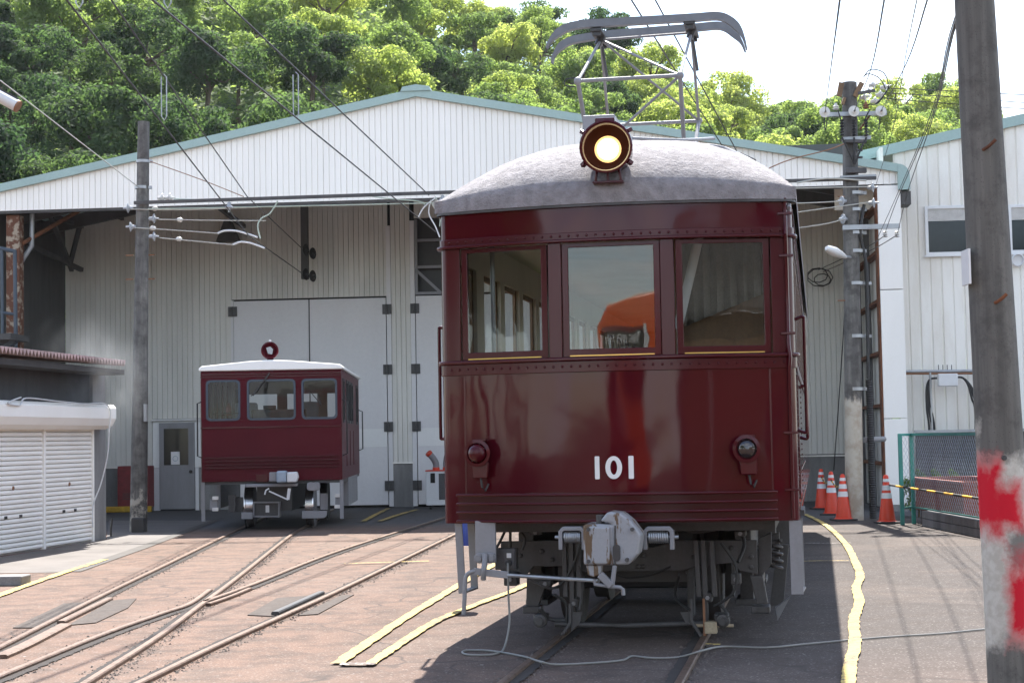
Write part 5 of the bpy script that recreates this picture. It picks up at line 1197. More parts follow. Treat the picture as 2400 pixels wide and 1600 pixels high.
for x, y in ((2033, 537), (2060, 537)):
    MB().lathe([(.02, -.06), (.045, -.05), (.02, -.03), (.045, -.01), (.02, .01), (.045, .03), (.02, .05)], p2(x, y, -.1), n=12).build('spool_insulator', M['porcelain'], P2)
for x, y in ((1963, 444), (1963, 482), (1963, 535), (1963, 577), (1963, 651), (1963, 772), (1963, 893)): band(P2, x, y, Y2, .140 if y < 600 else .148, .055)
for y in (651, 772, 893): c = p2(1990, y, 0); MB().box(c.x-.03, c.x+.08, -.05, .05, c.z-.025, c.z+.025).build('cable_clamp', M['galvanised'], P2)
cab_pts = [(1985, 470), (1976, 530), (1980, 560), (1990, 610), (1992, 680), (1993, 780), (1994, 870)]
MB().tube(smooth_pts([p2(*q, -.12 if q[1] < 560 else -.06) for q in cab_pts], 6), .028, 8).build('power_cable', M['black_rubber'], P2)
hp = []; rr_ = []
for i in range(120): hp.append(p2(1996-.0*i, 872, -.02)+Vector((.0, 0, (p2(1996, 872).z-.02)*-(i/119)))); rr_.append(.052 if i % 2 else .062)
MB().tube(hp, rr_, 12).build('ribbed_conduit', M['black_rubber'], P2)
MB().cyl(p2(1985, 1010, 0), p2(2030, 1008, .8), .05, 10).build('stay_pipe', M['light_grey'], P2)
for y in (452, 590, 690): c = p2(1963, y, 0); MB().cyl((c.x-.15, c.y-.05, c.z), (c.x-.30, c.y-.05, c.z), .012, 6).build('step_bolt', M['rust_light'], P2)
lamp2 = thing('street_lamp', 'white shoe-shaped street lamp clamped to the pole with many insulators', 'street lamp', yp(1945, 590, Y2-.2))
a, b = yp(1898, 570, Y2-.9)-lamp2.location, Vector((-.02, 0, 0))
MB().tube([a, a+(b-a)*.12, a+(b-a)*.4, a+(b-a)*.75, b], [.03, .065, .085, .06, .03], 12).build('lamp_head', M['lamp_white'], lamp2)
MB().cyl(b, b+Vector((.12, .1, .0)), .025, 8).build('lamp_arm', M['galvanised'], lamp2)
# foreground pole with sprayed paint
YF = 9.4
fb, ft = yp(2262, 1018, YF), yp(2237, 0, YF)
cb, ct = yp(2296, 1014, YF), yp(2238, 0, YF)
dirp = (ct-cb)/(ct.z-cb.z); base = cb-dirp*cb.z; topp = base+dirp*7.5
def mat_fore():
    t = NT('pole_fore'); v = t.pos(); sx = t.n('ShaderNodeSeparateXYZ'); t.l(v, sx.inputs[0]); X, Z = sx.outputs[0], sx.outputs[2]
    st = t.noise(t.map(v, (7, 7, .35)), 2.0, 6, .65); g = t.noise(v, 120, 3, .75); m = t.noise(v, 6, 6, .7); m2 = t.noise(v, 22, 4, .6)
    col = t.mix(t.ramp(st, [(.38, 0.0), (.68, .9)]), (.10, .095, .087), (.175, .165, .15))
    col = t.mix(t.ramp(m, [(.34, .6), (.5, 0.0)]), col, (.06, .056, .052))
    pits = t.vor(v, 60, 'F1'); col = t.mix(t.ramp(pits, [(.10, .7), (.2, 0.0)]), col, (.05, .047, .043))
    def rect(px0, px1, py0, py1, soft, namp):
        p, q = yp(px0, py1, YF-.12), yp(px1, py0, YF-.12); xc, zc, hx, hz = (p.x+q.x)/2, (p.z+q.z)/2, (q.x-p.x)/2, (q.z-p.z)/2
        ax_ = t.math('DIVIDE', t.math('ABSOLUTE', t.math('SUBTRACT', X, xc)), hx); az = t.math('DIVIDE', t.math('ABSOLUTE', t.math('SUBTRACT', Z, zc)), hz)
        mm = t.math('ADD', t.math('MAXIMUM', ax_, az), t.math('MULTIPLY', t.math('SUBTRACT', m, .5), namp))
        return t.ramp(t.math('MULTIPLY', mm, .5), [(.5-soft, 1.0), (.5+soft*.4, 0.0)])
    white = rect(2180, 2420, 1040, 1500, .08, .9); wl2 = rect(2200, 2258, 975, 1200, .1, 1.2)
    wc = t.mix(t.ramp(m2, [(.40, .5), (.6, 0.0)]), (.50, .475, .425), (.34, .30, .25))
    col = t.mix(white, col, wc); col = t.mix(t.math('MULTIPLY', wl2, .85), col, wc)
    dk = rect(2318, 2420, 1215, 1310, .22, 2.5); col = t.mix(t.math('MULTIPLY', dk, .8), col, (.10, .098, .093))
    for r_ in (rect(2240, 2302, 1040, 1240, .26, 1.5), rect(2278, 2348, 1105, 1218, .26, 1.4), rect(2312, 2382, 1285, 1490, .26, 1.5)): col = t.mix(r_, col, (.50, .010, .024))
    t.bsdf(col, .85, 0, .25, bump=t.math('ADD', g, t.math('MULTIPLY', t.ramp(pits, [(.08, 0.0), (.2, 1.0)]), .8)), bstr=.35, bdist=.004)
mat_fore()
rF0 = .5*(yp(2352, 1014, YF).x-yp(2247, 1014, YF).x)
P3 = pole('utility_pole', base, topp, rF0+.012, rF0-.045, 'pole_fore', 'weathered concrete pole with white and red sprayed paint beside the cable')
def p3(x, y, dy): return TPx(P3, x, y, YF+dy)
for x, y in ((2265, 340), (2290, 692)):
    c = p3(x, y, -rF0+.01); MB().tube(smooth_pts([c+Vector((-.02, .03, -.01)), c+Vector((0, -.03, .0)), c+Vector((.02, -.06, .02)), c+Vector((.035, -.07, .035))], 3), .0095, 8).build('step_bolt', M['rust'], P3)
c = p3(2306, 1051, -rF0); MB().cyl(c+Vector((0, .02, 0)), c+Vector((0, -.012, 0)), .014, 10).build('bolt', M['dark_steel'], P3)
a, b = p3(2221, 655, -.02), p3(2226, 575, -.02); MB().box(a.x-.014, a.x-.002, -.1+a.y, a.y+.05, a.z, b.z).build('sign_plate', M['white_paint'], P3)
# ================================================================ OVERHEAD BEAM AND WIRES
zb = .5*(yp(330, 466, Y1-.15).z+yp(1985, 411, Y2-.15).z)
bm_ = thing('wire_beam', 'long brown steel beam spanning between the two concrete poles', 'steel beam', (0, 0, 0))
bA, bB = yp(308, 466, Y1-.18), yp(2012, 409, Y2-.18)
MB().bar(bA, bB, .06, .055).build('beam', M['dark_steel'], bm_)
for f in (.13, .42): c = bA+(bB-bA)*f; disc_ins(bm_, c+Vector((0, 0, -.12)), (0, 0, -1), .08, 'bell_insulator', 'insulator_grey')
def wire(pts, r, mat, label, sag=0.0, group=None, name='overhead_wire', n=10):
    p = [Vector(q) for q in pts]
    if len(p) == 2 and sag: p = [p[0].lerp(p[1], i/n)+Vector((0, 0, -sag*4*(i/n)*(1-i/n))) for i in range(n+1)]
    o = MB().tube(p, r, 6).build(name, M[mat]); tag(o, label, 'wire', group); return o
def far(a, b, d):      # extend line beyond a, away from b
    v = (a-b).normalized(); return a+v*d
def contact(px_end, Yend, px_top, z_top, back, lab, r=.0095, mat='wire_dark'):
    e = yp(*px_end, Yend); d = ray(*px_top); t = (z_top-EYE)/d.z; s = CAM+d*t
    pts = [far(s, e, 22), s, e]
    if back: pts.append(yp(*back))
    wire(pts, r, mat, lab); return s, e
s1, e1 = contact((572, 542), Y1, (153, 0), 5.15, (697, 630, 37.0), 'dark contact wire running to the lower black dead-end insulator')
s2, e2 = contact((568, 452), Y1, (255, 0), 5.75, (697, 574, 37.0), 'dark messenger wire running to the upper black dead-end insulator')
s3, e3 = contact((1000, 532), Y1-.3, (350, 0), 5.15, None, 'contact wire ending beside the roof of the maroon train')
s4, e4 = contact((985, 448), Y1-.3, (513, 0), 5.75, None, 'messenger wire ending at the coil beside the maroon train')
s5, e5 = contact((1665, 345), Y2, (1450, 0), 5.35, (1720, 430, 37), 'thin dark wire above the pantograph on the left side')
s6, e6 = contact((1715, 390), Y2, (1505, 0), 5.9, (1760, 470, 37), 'thin dark wire above the pantograph on the right side')
for x, y in ((702, 574), (718, 582), (702, 630), (718, 634)):
    o = MB().lathe([(.02, -.08), (.05, -.06), (.12, -.01), (.13, .01), (.05, .03), (.02, .08)], yp(x, y, 36.9), (1, -.5, 0), 16).build('dead_end_insulator', M['black_rubber']); tag(o, 'black disc dead-end insulator hanging by the dark post', 'insulator', 'black dead-end insulators by the post')
def hanger(x, y0, y1, s_m, e_m, s_c, e_c):
    """loop hanger between messenger and contact wire"""
    def on(s, e, X):   # point on line at image column x
        lo, hi = 0.0, 1.0
        for _ in range(40):
            m = (lo+hi)/2; p = s.lerp(e, m); v = p-CAM; px = (1200+FPX*v.dot(_R)/v.dot(_w))/KPX
            if px < X: lo = m
            else: hi = m
        return s.lerp(e, lo)
    a, b = on(s_m, e_m, x), on(s_c, e_c, x); Yd = a.y
    if abs(b.y-a.y) > 4: b = Vector((b.x, b.y, b.z))
    o = MB().tube([a+Vector((-.03, 0, 0)), b+Vector((-.03, 0, .04)), b, b+Vector((.03, 0, .04)), a+Vector((.03, 0, 0))], .007, 5).build('wire_hanger', M['galvanised']); return o
for x, sm, em, sc, ec, lb in ((377, s2, e2, s1, e1, 'bright loop hanger linking the two wires above the left pole'), (680, s4, e4, s3, e3, 'bright loop hanger linking the two wires over the gable')):
    # the hanger is vertical: same ground position on both wires
    d = ray(x, 272 if x > 500 else 277); t = (5.15-EYE)/d.z; c = CAM+d*t; top = c+Vector((0, 0, .5))
    o = MB().tube([top+Vector((-.03, 0, 0)), c+Vector((-.03, 0, .05)), c, c+Vector((.03, 0, .05)), top+Vector((.03, 0, 0)), top+Vector((0, 0, .03))], .007, 5).build('wire_hanger', M['galvanised']); tag(o, lb, 'hanger')
for x, lb in ((182, 'bright loop hanger at the contact wire over the dark forest'), (385, 'short bright hanger on the wire near the forest edge')):
    d = ray(x, 20); c = CAM+d*((5.15-EYE)/d.z); o = MB().tube([c+Vector((-.03, 0, .6)), c+Vector((-.03, 0, .05)), c, c+Vector((.03, 0, .05)), c+Vector((.03, 0, .6))], .007, 5).build('wire_hanger', M['galvanised']); tag(o, lb, 'hanger')
o = MB().tube([yp(688, 484, Y1), yp(687, 560, Y1), yp(690, 600, Y1)], .006, 5)
Yw = Y1-.15
for pts, r, mat, lab in (
    (((345, 371, Yw), (460, 412, Yw), (560, 452, Yw)), .008, 'rust_light', 'rusty guy wire from the pole band down to the beam'),
    (((400, 457, Yw), (560, 458, Yw), (1010, 446, Yw)), .009, 'wire_green', 'pale green wire just above the brown beam'),
    (((340, 480, Yw), (560, 476, Yw), (1010, 466, Yw)), .011, 'wire_green', 'pale green wire just below the brown beam'),
    (((300, 480, Yw), (420, 482, Yw), (590, 476, Yw)), .010, 'wire_light', 'white span wire from the left insulator to the bell insulator'),
    (((365, 504, Yw), (480, 506, Yw), (612, 507, Yw)), .010, 'wire_light', 'white span wire holding the messenger wire'),
    (((310, 523, Yw), (420, 530, Yw), (500, 536, Yw)), .010, 'wire_light', 'white span wire to the upper bent steady arm'),
    (((365, 546, Yw), (450, 554, Yw), (535, 562, Yw)), .010, 'wire_light', 'white span wire to the lower bent steady arm'),
    (((500, 536, Yw), (515, 530, Yw), (540, 530, Yw), (565, 536, Yw), (592, 545, Yw)), .018, 'lamp_white', 'upper white bent steady arm'),
    (((535, 562, Yw), (550, 556, Yw), (570, 557, Yw), (590, 563, Yw), (608, 570, Yw)), .018, 'lamp_white', 'lower white bent steady arm'),
    (((638, 462, Yw), (620, 490, Yw), (600, 502, Yw), (592, 520, Yw), (598, 548, Yw)), .013, 'wire_green', 'pale green jumper cable looping between the wires'),
    (((1000, 455, Yw), (975, 475, Yw), (960, 500, Yw)), .013, 'lamp_white', 'white jumper cable at the end of the beam wires'),
    (((990, 460, Yw), (985, 490, Yw), (1000, 520, Yw), (1010, 545, Yw)), .012, 'lamp_white', 'white jumper drooping beside the train roof'),
    (((1000, 452, Yw), (1012, 480, Yw), (1010, 520, Yw)), .010, 'wire_green', 'green jumper drooping beside the train roof'),
    (((820, 445, Yw), (880, 455, Yw), (960, 462, Yw), (975, 470, Yw)), .010, 'wire_green', 'green wire sagging under the beam near the train'),
    (((1830, 420, Y2-.2), (1900, 410, Y2-.2), (1990, 415, Y2-.2)), .016, 'wire_light', 'white cable arched beside the beam at the middle pole'),
    (((1780, 434, Y2-.2), (1880, 431, Y2-.2), (2000, 429, Y2-.2)), .010, 'wire_light', 'top white span wire at the middle pole'),
    (((1760, 468, Y2-.2), (1860, 466, Y2-.2), (1935, 462, Y2-.2)), .010, 'wire_light', 'second white span wire at the middle pole'),
    (((1740, 500, Y2-.2), (1900, 478, Y2-.2), (2003, 464, Y2-.2)), .010, 'wire_light', 'third white span wire sloping up to the middle pole'),
    (((1740, 535, Y2-.2), (1880, 517, Y2-.2), (1940, 503, Y2-.2)), .010, 'wire_light', 'lowest white span wire sloping up to the middle pole'),
    (((1700, 420, Y2+1), (1800, 372, Y2+.5), (1900, 345, Y2-.1), (1945, 328, Y2-.1)), .010, 'rust_light', 'rusty stay wire from the middle pole towards the roof'),
    (((0, 185, 20.), (150, 300, 24.5), (318, 430, Y1-.1)), .008, 'wire_light', 'thin pale wire from the forest down to the left pole')):
    wire(smooth_pts([yp(*p) for p in pts], 5), r, mat, lab)
for pts, r, lab in (
    (((1929, 0, 9.), (1912, 130, 16.), (1895, 258, Y2-.5)), .010, 'power line rising from the leftmost disc of the middle pole'),
    (((2031, 0, 10.), (2000, 160, 18.), (1962, 256, Y2-.5)), .010, 'power line rising from the centre disc of the middle pole'),
    (((2106, 0, 9.), (2080, 130, 14.), (2050, 300, 22.), (2010, 430, Y2-.3)), .006, 'thin grey line passing right of the middle pole'),
    (((2130, 0, 10.), (2080, 150, 17.), (2023, 256, Y2-.5)), .010, 'power line rising from the right disc of the middle pole'),
    (((2232, -40, 10.3), (2185, 80, 11.), (2140, 270, 17.), (2060, 460, 24.), (2033, 535, Y2-.2)), .009, 'twisted service line reaching the left spool insulator'),
    (((2236, -40, 10.3), (2189, 80, 11.), (2150, 250, 17.), (2085, 440, 24.), (2062, 535, Y2-.2)), .009, 'twisted service line reaching the right spool insulator'),
    (((2228, -40, 10.3), (2181, 80, 11.), (2128, 290, 17.), (2010, 560, 27.)), .007, 'twisted service line passing the spool arm'),
    (((2040, 203, Y2-.1), (2200, 210, 27.5), (2352, 218, 27.), (2500, 222, 26.5)), .008, 'upper black line leaving the middle pole to the right'),
    (((2040, 214, Y2-.1), (2200, 224, 27.5), (2352, 236, 27.), (2500, 242, 26.5)), .008, 'middle black line leaving the middle pole to the right'),
    (((2030, 226, Y2-.1), (2200, 240, 27.5), (2352, 250, 27.), (2500, 258, 26.5)), .008, 'lower black line leaving the middle pole to the right'),
    (((2060, 540, Y2-.2), (2000, 575, 31), (1890, 625, 36.8)), .008, 'service line from the spool arm into the shed'),
    (((2033, 540, Y2-.2), (1990, 568, 31), (1880, 620, 36.8)), .008, 'second service line from the spool arm into the shed'),
    (((1945, 600, Y2-.1), (1935, 800, Y2+3), (1915, 1080, 36.5)), .010, 'black earth wire slanting down behind the middle pole')):
    o = wire(smooth_pts([yp(*p) for p in pts], 5), r*.62 if pts[0][2] < 12 else r, 'wire_dark', lab)
for i, r in enumerate((.16, .20, .13)):
    c = yp(1878, 632, 36.6); MB_ = MB().tube([c+Vector((r*1.4*math.cos(a/9*2*math.pi)+.05*i, 0, r*math.sin(a/9*2*math.pi)-.05*i)) for a in range(10)], .012, 5)
    if i == 0: cw = MB_
    else: cw.v, n0 = cw.v, len(cw.v); cw.f += [tuple(q+n0 for q in f) for f in MB_.f]; cw.sm += MB_.sm; cw.v = cw.v+MB_.v
o = cw.build('wire_coil', M['wire_dark']); tag(o, 'loose coils of black wire on the shed back wall', 'wire coil')
cc = yp(1003, 470, Y1-.3); o = MB().tube([cc+Vector((.02*a/6*math.cos(a)*1.0, 0, .02*a/6*math.sin(a))) for a in range(28)], .012, 6).build('wire_coil', M['wire_light']); tag(o, 'pale spiral of wire at the beam end beside the train', 'wire coil')
# ================================================================ CONES, FENCE, BIN, BLOCK WALL
def cone(px, py, label, h=.70, group=None):
    g = gp(px, py); t = thing('traffic_cone', label, 'traffic cone', g, random.uniform(-.3, .3))
    MB().prism([(x, y, 0) for x, y in ((-.19, -.16), (-.16, -.19), (.16, -.19), (.19, -.16), (.19, .16), (.16, .19), (-.16, .19), (-.19, .16))], (0, 0, .03)).build('base', M['black_rubber'], t, .006)
    def R(z): return .135-(.135-.035)*z/h
    def seg(z0, z1, nm, mt, o=0): MB().lathe([(R(z0)+o, z0), (R(z1)+o, z1)], (0, 0, 0), n=24).build(nm, M[mt], t)
    MB().lathe([(.16, .03), (R(.05), .045), (R(h-.02), h-.02), (R(h)-.012, h), (0, h)], (0, 0, 0), n=24).build('body', M['cone_orange'], t)
    for z0, z1 in ((.36, .44), (.48, .55), (.60, .645)): seg(z0, z1, 'white_stripe', 'cone_white', .002)
    return t
c1 = cone(1888, 1169, 'orange cone with white stripes farthest behind, next to the shed plinth'); c2 = cone(1911, 1182, 'orange cone with white stripes in the middle of the chained three'); c3 = cone(1938, 1195, 'orange cone partly hidden behind the white pole foot')
c4 = cone(2038, 1201, 'orange cone holding the black and yellow bar near the green fence')
for o in (c1, c2, c3, c4): o.scale = (1.05, 1.05, 1.12)
def chain(a, b, lab):
    ch = thing('plastic_chain', lab, 'chain', a); n = 10
    for i in range(n):
        p = (b-a)*(i/n)+Vector((0, 0, -.10*4*(i/n)*(1-i/n))); q = (b-a)*((i+1)/n)+Vector((0, 0, -.10*4*((i+1)/n)*(1-(i+1)/n)))
        MB().cyl(p, q, .014, 6).build('link', M['yellow_plastic' if i % 2 else 'black_rubber'], ch)
zt = Vector((0, 0, .64))
chain(c1.location+zt, c2.location+zt, 'yellow and black chain between the far and the middle cone'); chain(c2.location+zt, c3.location+zt, 'yellow and black chain between the middle cone and the one at the pole')
a = c4.location+Vector((.05, 0, .62)); b = yp(2262, 1146, gp(2262, 1238).y-.25); br = thing('striped_bar', 'black and yellow striped barrier bar reaching from the cone past the fence', 'barrier bar', a)
n = 14; e_ = (b-a)*1.25
for i in range(n): MB().cyl(e_*(i/n), e_*((i+1)/n), .017, 10).build('stripe', M['yellow_plastic' if i % 2 else 'black_rubber'], br)
# second cone carrying the far end, hidden behind the foreground pole
c5 = thing('traffic_cone', '', '', a) if False else None
# block wall
w0, w1 = gp(2118, 1208), gp(2262, 1238); wr = gp(2100, 1190)
bwD = (w1-w0).normalized(); bwall = thing('block_wall', 'low stained concrete block wall in front of the green fence', 'block wall', w0, math.atan2(bwD.y, bwD.x))
Lw = (w1-w0).length; bl = .40; nblk = int(Lw/bl)+7
for r in range(2):
    for i in range(nblk):
        x = i*bl-(.2 if r else 0); xa, xb = max(x, 0)+.004, x+bl-.004
        o = MB().box(xa, xb, random.uniform(-.004, .004), .15, .004+r*.125, .121+r*.125).build('block', M['concrete'], bwall, .006)
for i in range(3): MB().box(.001, .15, .155+i*.4, .155+i*.4+.39, .129, .246).build('block', M['concrete'], bwall, .006); MB().box(.001, .15, .155+i*.4, .155+i*.4+.39, .004, .121).build('block', M['concrete'], bwall, .006)
# fence: front run along the block wall, return run towards the column
fen = thing('chainlink_fence', 'teal green chain link fence with square posts', 'fence', (0, 0, 0))
Fa = gp(2074, 1206); Fb = Fa+(gp(2082, 1186)-Fa); Fa = gp(2076, 1207)
f0 = gp(2073, 1205); f1 = Vector(w0)+Vector((.05, .75, 0)); f2 = f1+bwD*4.2
ztop = yp(2073, 995, f0.y).z
def post(p, r=.03, z1=None): MB().box(p.x-r, p.x+r, p.y-r, p.y+r, 0, z1 or ztop).build('fence_post', M['fence_green'], fen, .004)
post(f0); post(f1); post(f2)
def run(a, b):
    MB().bar(a+Vector((0, 0, ztop-.02)), b+Vector((0, 0, ztop-.02)), .04, .04).build('top_rail', M['fence_green'], fen); MB().bar(a+Vector((0, 0, .27)), b+Vector((0, 0, .27)), .025, .025).build('bottom_rail', M['fence_green'], fen)
    mb = MB(); Lr = (b-a).length; d = (b-a).normalized(); h0, h1 = .28, ztop-.03; H = h1-h0; s = .115; n = int((Lr+H)/s)
    for i in range(n):
        x0 = i*s-H
        for sgn in (1, -1):
            xs0, xs1 = (x0, x0+H) if sgn > 0 else (x0+H, x0)
            za, zb_ = h0, h1
            # clip to 0..Lr
            def cl(x, z, xo, zo):
                if x < 0: f = (0-x)/(xo-x); return 0, z+(zo-z)*f
                if x > Lr: f = (Lr-x)/(xo-x); return Lr, z+(zo-z)*f
                return x, z
            if max(xs0, xs1) <= 0 or min(xs0, xs1) >= Lr: continue
            p = cl(xs0, za, xs1, zb_); q = cl(xs1, zb_, xs0, za)
            off = Vector((d.y, -d.x, 0))*.004*sgn
            mb.tube([a+d*p[0]+Vector((0, 0, p[1]))+off, a+d*q[0]+Vector((0, 0, q[1]))+off], .0022, 4, False)
    tag(mb.build('wire_mesh', M['grey_blue'], fen), kind='stuff')
run(f0, f1); run(f1, f2)
# red brown bin
bq = f1+bwD*.55+Vector((.1, 1.0, 0)); binT = thing('steel_bin', 'rusty red brown open steel bin behind the fence', 'bin', bq, math.atan2(bwD.y, bwD.x)); zbn = yp(2136, 1100, bq.y).z; zb0 = .22
for nm, b_ in (('front_panel', (0, 3, 0, .03)), ('rear_panel', (0, 3, .97, 1.0)), ('side_panel', (0, .03, .03, .97)), ('side_panel', (2.97, 3, .03, .97))): MB().box(*b_, zb0, zbn).build(nm, M['red_brown'], binT)
MB().box(.03, 2.97, .03, .97, zb0, zb0+.05).build('bottom', M['red_brown'], binT); MB().ring([(-.03, -.03, zbn), (3.03, -.03, zbn), (3.03, 1.03, zbn), (-.03, 1.03, zbn)], [(.05, .05, zbn), (2.95, .05, zbn), (2.95, .95, zbn), (.05, .95, zbn)], (0, 0, .04)).build('rim', M['red_brown'], binT)
MB().box(.12, .2, -.006, -.001, zbn-.35, zbn-.1).build('paper_label', M['white_paint'], binT)
for x in (.1, 2.8): MB().box(x, x+.1, .1, .9, 0, zb0-.001).build('skid', M['dark_steel'], binT)
# dark low annex wall and shrubs behind the fence
anx = thing('low_annex', 'dark weathered low wall panel behind the fence', 'wall', WF.o, -WF.h)
MB().box(.45, 4.5, .45, .6, 0, 1.45).build('annex_wall', M['frame_grey'], anx); MB().box(.4, 4.6, .40, .449, 1.45, 1.50).build('cap_rail', M['galvanised'], anx)
me_b, clb = crown(77, 900, .9, 'leaf_mid', .10)
for i, (x, y) in enumerate(((2110, 1150), (2145, 1140), (2185, 1150))):
    p = yp(x, y, f1.y+2.0); b_ = thing('shrub', ('leafy green shrub behind the left end of the fence', 'small green shrub behind the steel bin', 'green shrub between bin and low wall')[i], 'shrub', (p.x, p.y, .0)); o = mkobj('foliage', me_b, b_); o.scale = (.32, .32, .55); MB().cyl((0, 0, 0), (0, 0, .4), .02, 6).build('stem', M['bark'], b_)
# junction box with pipes on the office wall
jb = thing('junction_box', 'white junction box on pipes with black cables before the ribbed wall', 'junction box', WF.o, -WF.h)
JY = .55
def jp(x, y): return WF.px(x, y, JY)
MB().cyl(jp(2080, 853), jp(2300, 851), .03, 10).build('pipe', M['galvanised'], jb); MB().cyl(jp(2080, 858), jp(2300, 857), .02, 8).build('pipe', M['rust_light'], jb)
a, b = jp(2152, 888), jp(2196, 858); MB().box(a.x, b.x, JY-.2, JY-.04, a.z, b.z).build('box', M['lamp_white'], jb, .02)
p = jp(2147, 1190); MB().cyl((p.x, JY, 0), (p.x, JY, jp(2147, 853).z), .025, 8).build('support_pipe', M['galvanised'], jb)
for dx in (0, 6, 12):
    MB().tube(smooth_pts([jp(2152, 868), jp(2135, 872), jp(2128+dx*.3, 895), jp(2129+dx*.8, 940), jp(2134+dx, 980), jp(2134+dx, 1040), jp(2140+dx, 1110)], 5), .022, 6).build('cable', M['black_rubber'], jb)
    MB().tube(smooth_pts([jp(2196, 866), jp(2212, 868), jp(2224+dx*.4, 885), jp(2232+dx, 915), jp(2240+dx, 950), jp(2240+dx, 1100)], 5), .022, 6).build('cable', M['black_rubber'], jb)
for i in range(4): p = jp(2156+i*10, 852); MB().cyl(p, p+Vector((0, 0, .12)), .008, 5).build('stud', M['dark_steel'], jb)
p = WF.px(2338, 597, .7); wlamp = thing('wall_lamp', 'round pale wall lamp under the right hand window', 'lamp', WF.wld(p), -WF.h)
MB().lathe([(0, .18), (.08, .16), (.12, .05), (.13, 0), (.11, -.01), (.10, .02), (0, .03)], (0, 0, 0), (-.2, 1, .15), 20).build('lamp_head', M['lamp_white'], wlamp); MB().cyl((0, .1, 0), (.05, .22, -.1), .02, 6).build('lamp_arm', M['galvanised'], wlamp)
# spot cooler by the doors
sc_ = WF.px(982, 1160, 3.9); cool = thing('spot_cooler', 'white portable spot cooler with grey ducts and orange collars', 'air cooler', WF.wld((sc_.x, 3.9, 0)), -WF.h)
def cz_(x, y): q = WF.px(x, y, 3.9); return Vector((q.x-sc_.x, 0, q.z))
h_ = cz_(980, 1082).z; a = cz_(979, 1160); MB().box(a.x, a.x+.62, 0, .45, .08, h_).build('body', M['lamp_white'], cool, .015); MB().box(a.x-.01, a.x+.63, -.01, .46, h_, h_+.025).build('top_plate', M['cone_orange'], cool)
MB().box(a.x+.10, a.x+.20, -.006, .0, h_-.25, h_-.04).build('control_panel', M['pane_dark'], cool); MB().box(a.x+.28, a.x+.58, -.006, .0, .2, h_-.05).build('grille', M['frame_grey'], cool)
for x in (a.x+.08, a.x+.54): MB().lathe([(.0, -.02), (.045, -.02), (.045, .02), (0, .02)], (x, .1, .045), (1, 0, 0), 12).build('caster', M['black_rubber'], cool)
for x0, dx in ((a.x+.20, -.14), (a.x+.42, .06)):
    MB().tube(smooth_pts([(x0, .2, h_+.02), (x0, .2, h_+.15), (x0+dx*.4, .15, h_+.28), (x0+dx, .1, h_+.38)], 5), .07, 12).build('duct', M['light_grey'], cool)
    MB().tube([(x0, .2, h_+.02), (x0, .2, h_+.08)], .078, 12).build('collar', M['cone_orange'], cool); MB().tube([(x0+dx*.9, .11, h_+.365), (x0+dx*1.1, .09, h_+.40)], .076, 12).build('nozzle_ring', M['cone_orange'], cool)
# wooden chock with dowel on the right rail
ch = gp(1632, 1468); chk = thing('wheel_chock', 'pale wooden block with a dowel through it on the rail', 'wheel chock', ch, -TF.h)
dirty('pale_wood', (.36, .30, .21), (.22, .17, .11), .8, 9, amt=.6, fine=60, bstr=.2)
MB().box(-.04, .05, -.03, .07, .045, .13).build('block', M['pale_wood'], chk, .006); MB().cyl((-.13, .02, .10), (.17, .02, .10), .013, 8).build('dowel', M['pale_wood'], chk)
MB().prism([(-.05, -.02, .0), (-.03, -.02, .0), (-.035, -.02, .30), (-.05, -.02, .30)], (0, .02, 0)).build('stake', M['rust_light'], chk)
# grey extension cable
pl = TF.wld((PLUG.x, -.08, PLUG.z)); z0 = .010
pts = [pl, pl+Vector((.0, -.03, -.06)), yp(1168, 1370, pl.y-.05), yp(1170, 1430, pl.y-.08)]
pts += [gp(1158, 1487, .02), gp(1140, 1500, z0), gp(1110, 1503, z0), gp(1072, 1502, z0), gp(1062, 1496, z0), gp(1080, 1492, z0), gp(1130, 1494, z0), gp(1200, 1506, z0), gp(1240, 1518, .05), gp(1280, 1525, z0), gp(1370, 1521, z0), gp(1430, 1515, z0), gp(1452, 1506, z0), gp(1500, 1510, z0), gp(1560, 1508, z0), gp(1610, 1494, .05), gp(1660, 1484, z0), gp(1760, 1486, z0), gp(1850, 1478, z0), gp(1960, 1468, z0), gp(2060, 1460, z0), gp(2160, 1454, z0), gp(2262, 1444, z0), gp(2420, 1432, z0)]
o = MB().tube(smooth_pts(pts, 6), .0075, 8).build('extension_cable', M['cable_grey']); tag(o, 'grey extension cable from the train socket looping across the asphalt', 'cable')
# ================================================================ FOREST UNDERSTOREY (one leafy mass under the countable trees)
def under():
    rnd = random.Random(5); vs = []; fs = []
    for i in range(170000):
        y = 64+(rnd.random()**.8)*150; u = rnd.uniform(-.36, .36); x = u*y; z = hill_z(x, y)+rnd.random()**1.5*3.2*(1+.5*math.sin(x*.9)*math.sin(y*.7))
        s = rnd.uniform(.14, .34)*(y/110)**.5; nrm = Vector((rnd.gauss(0, .6), rnd.gauss(-.5, .6), 1)).normalized(); t1 = Matrix.Rotation(rnd.random()*6.28, 3, nrm) @ nrm.orthogonal().normalized(); t2 = nrm.cross(t1); p = Vector((x, y, z)); b = len(vs)
        vs += [tuple(p-t1*s), tuple(p+t2*s*.55), tuple(p+t1*s), tuple(p-t2*s*.55)]; fs.append((b, b+1, b+2, b+3))
    me = bpy.data.meshes.new('understorey'); me.from_pydata(vs, [], fs); me.materials.append(M['leaf_mid']); return mkobj('understorey', me)
tag(under(), 'dense green undergrowth between the trees of the hillside', 'undergrowth', kind='stuff')
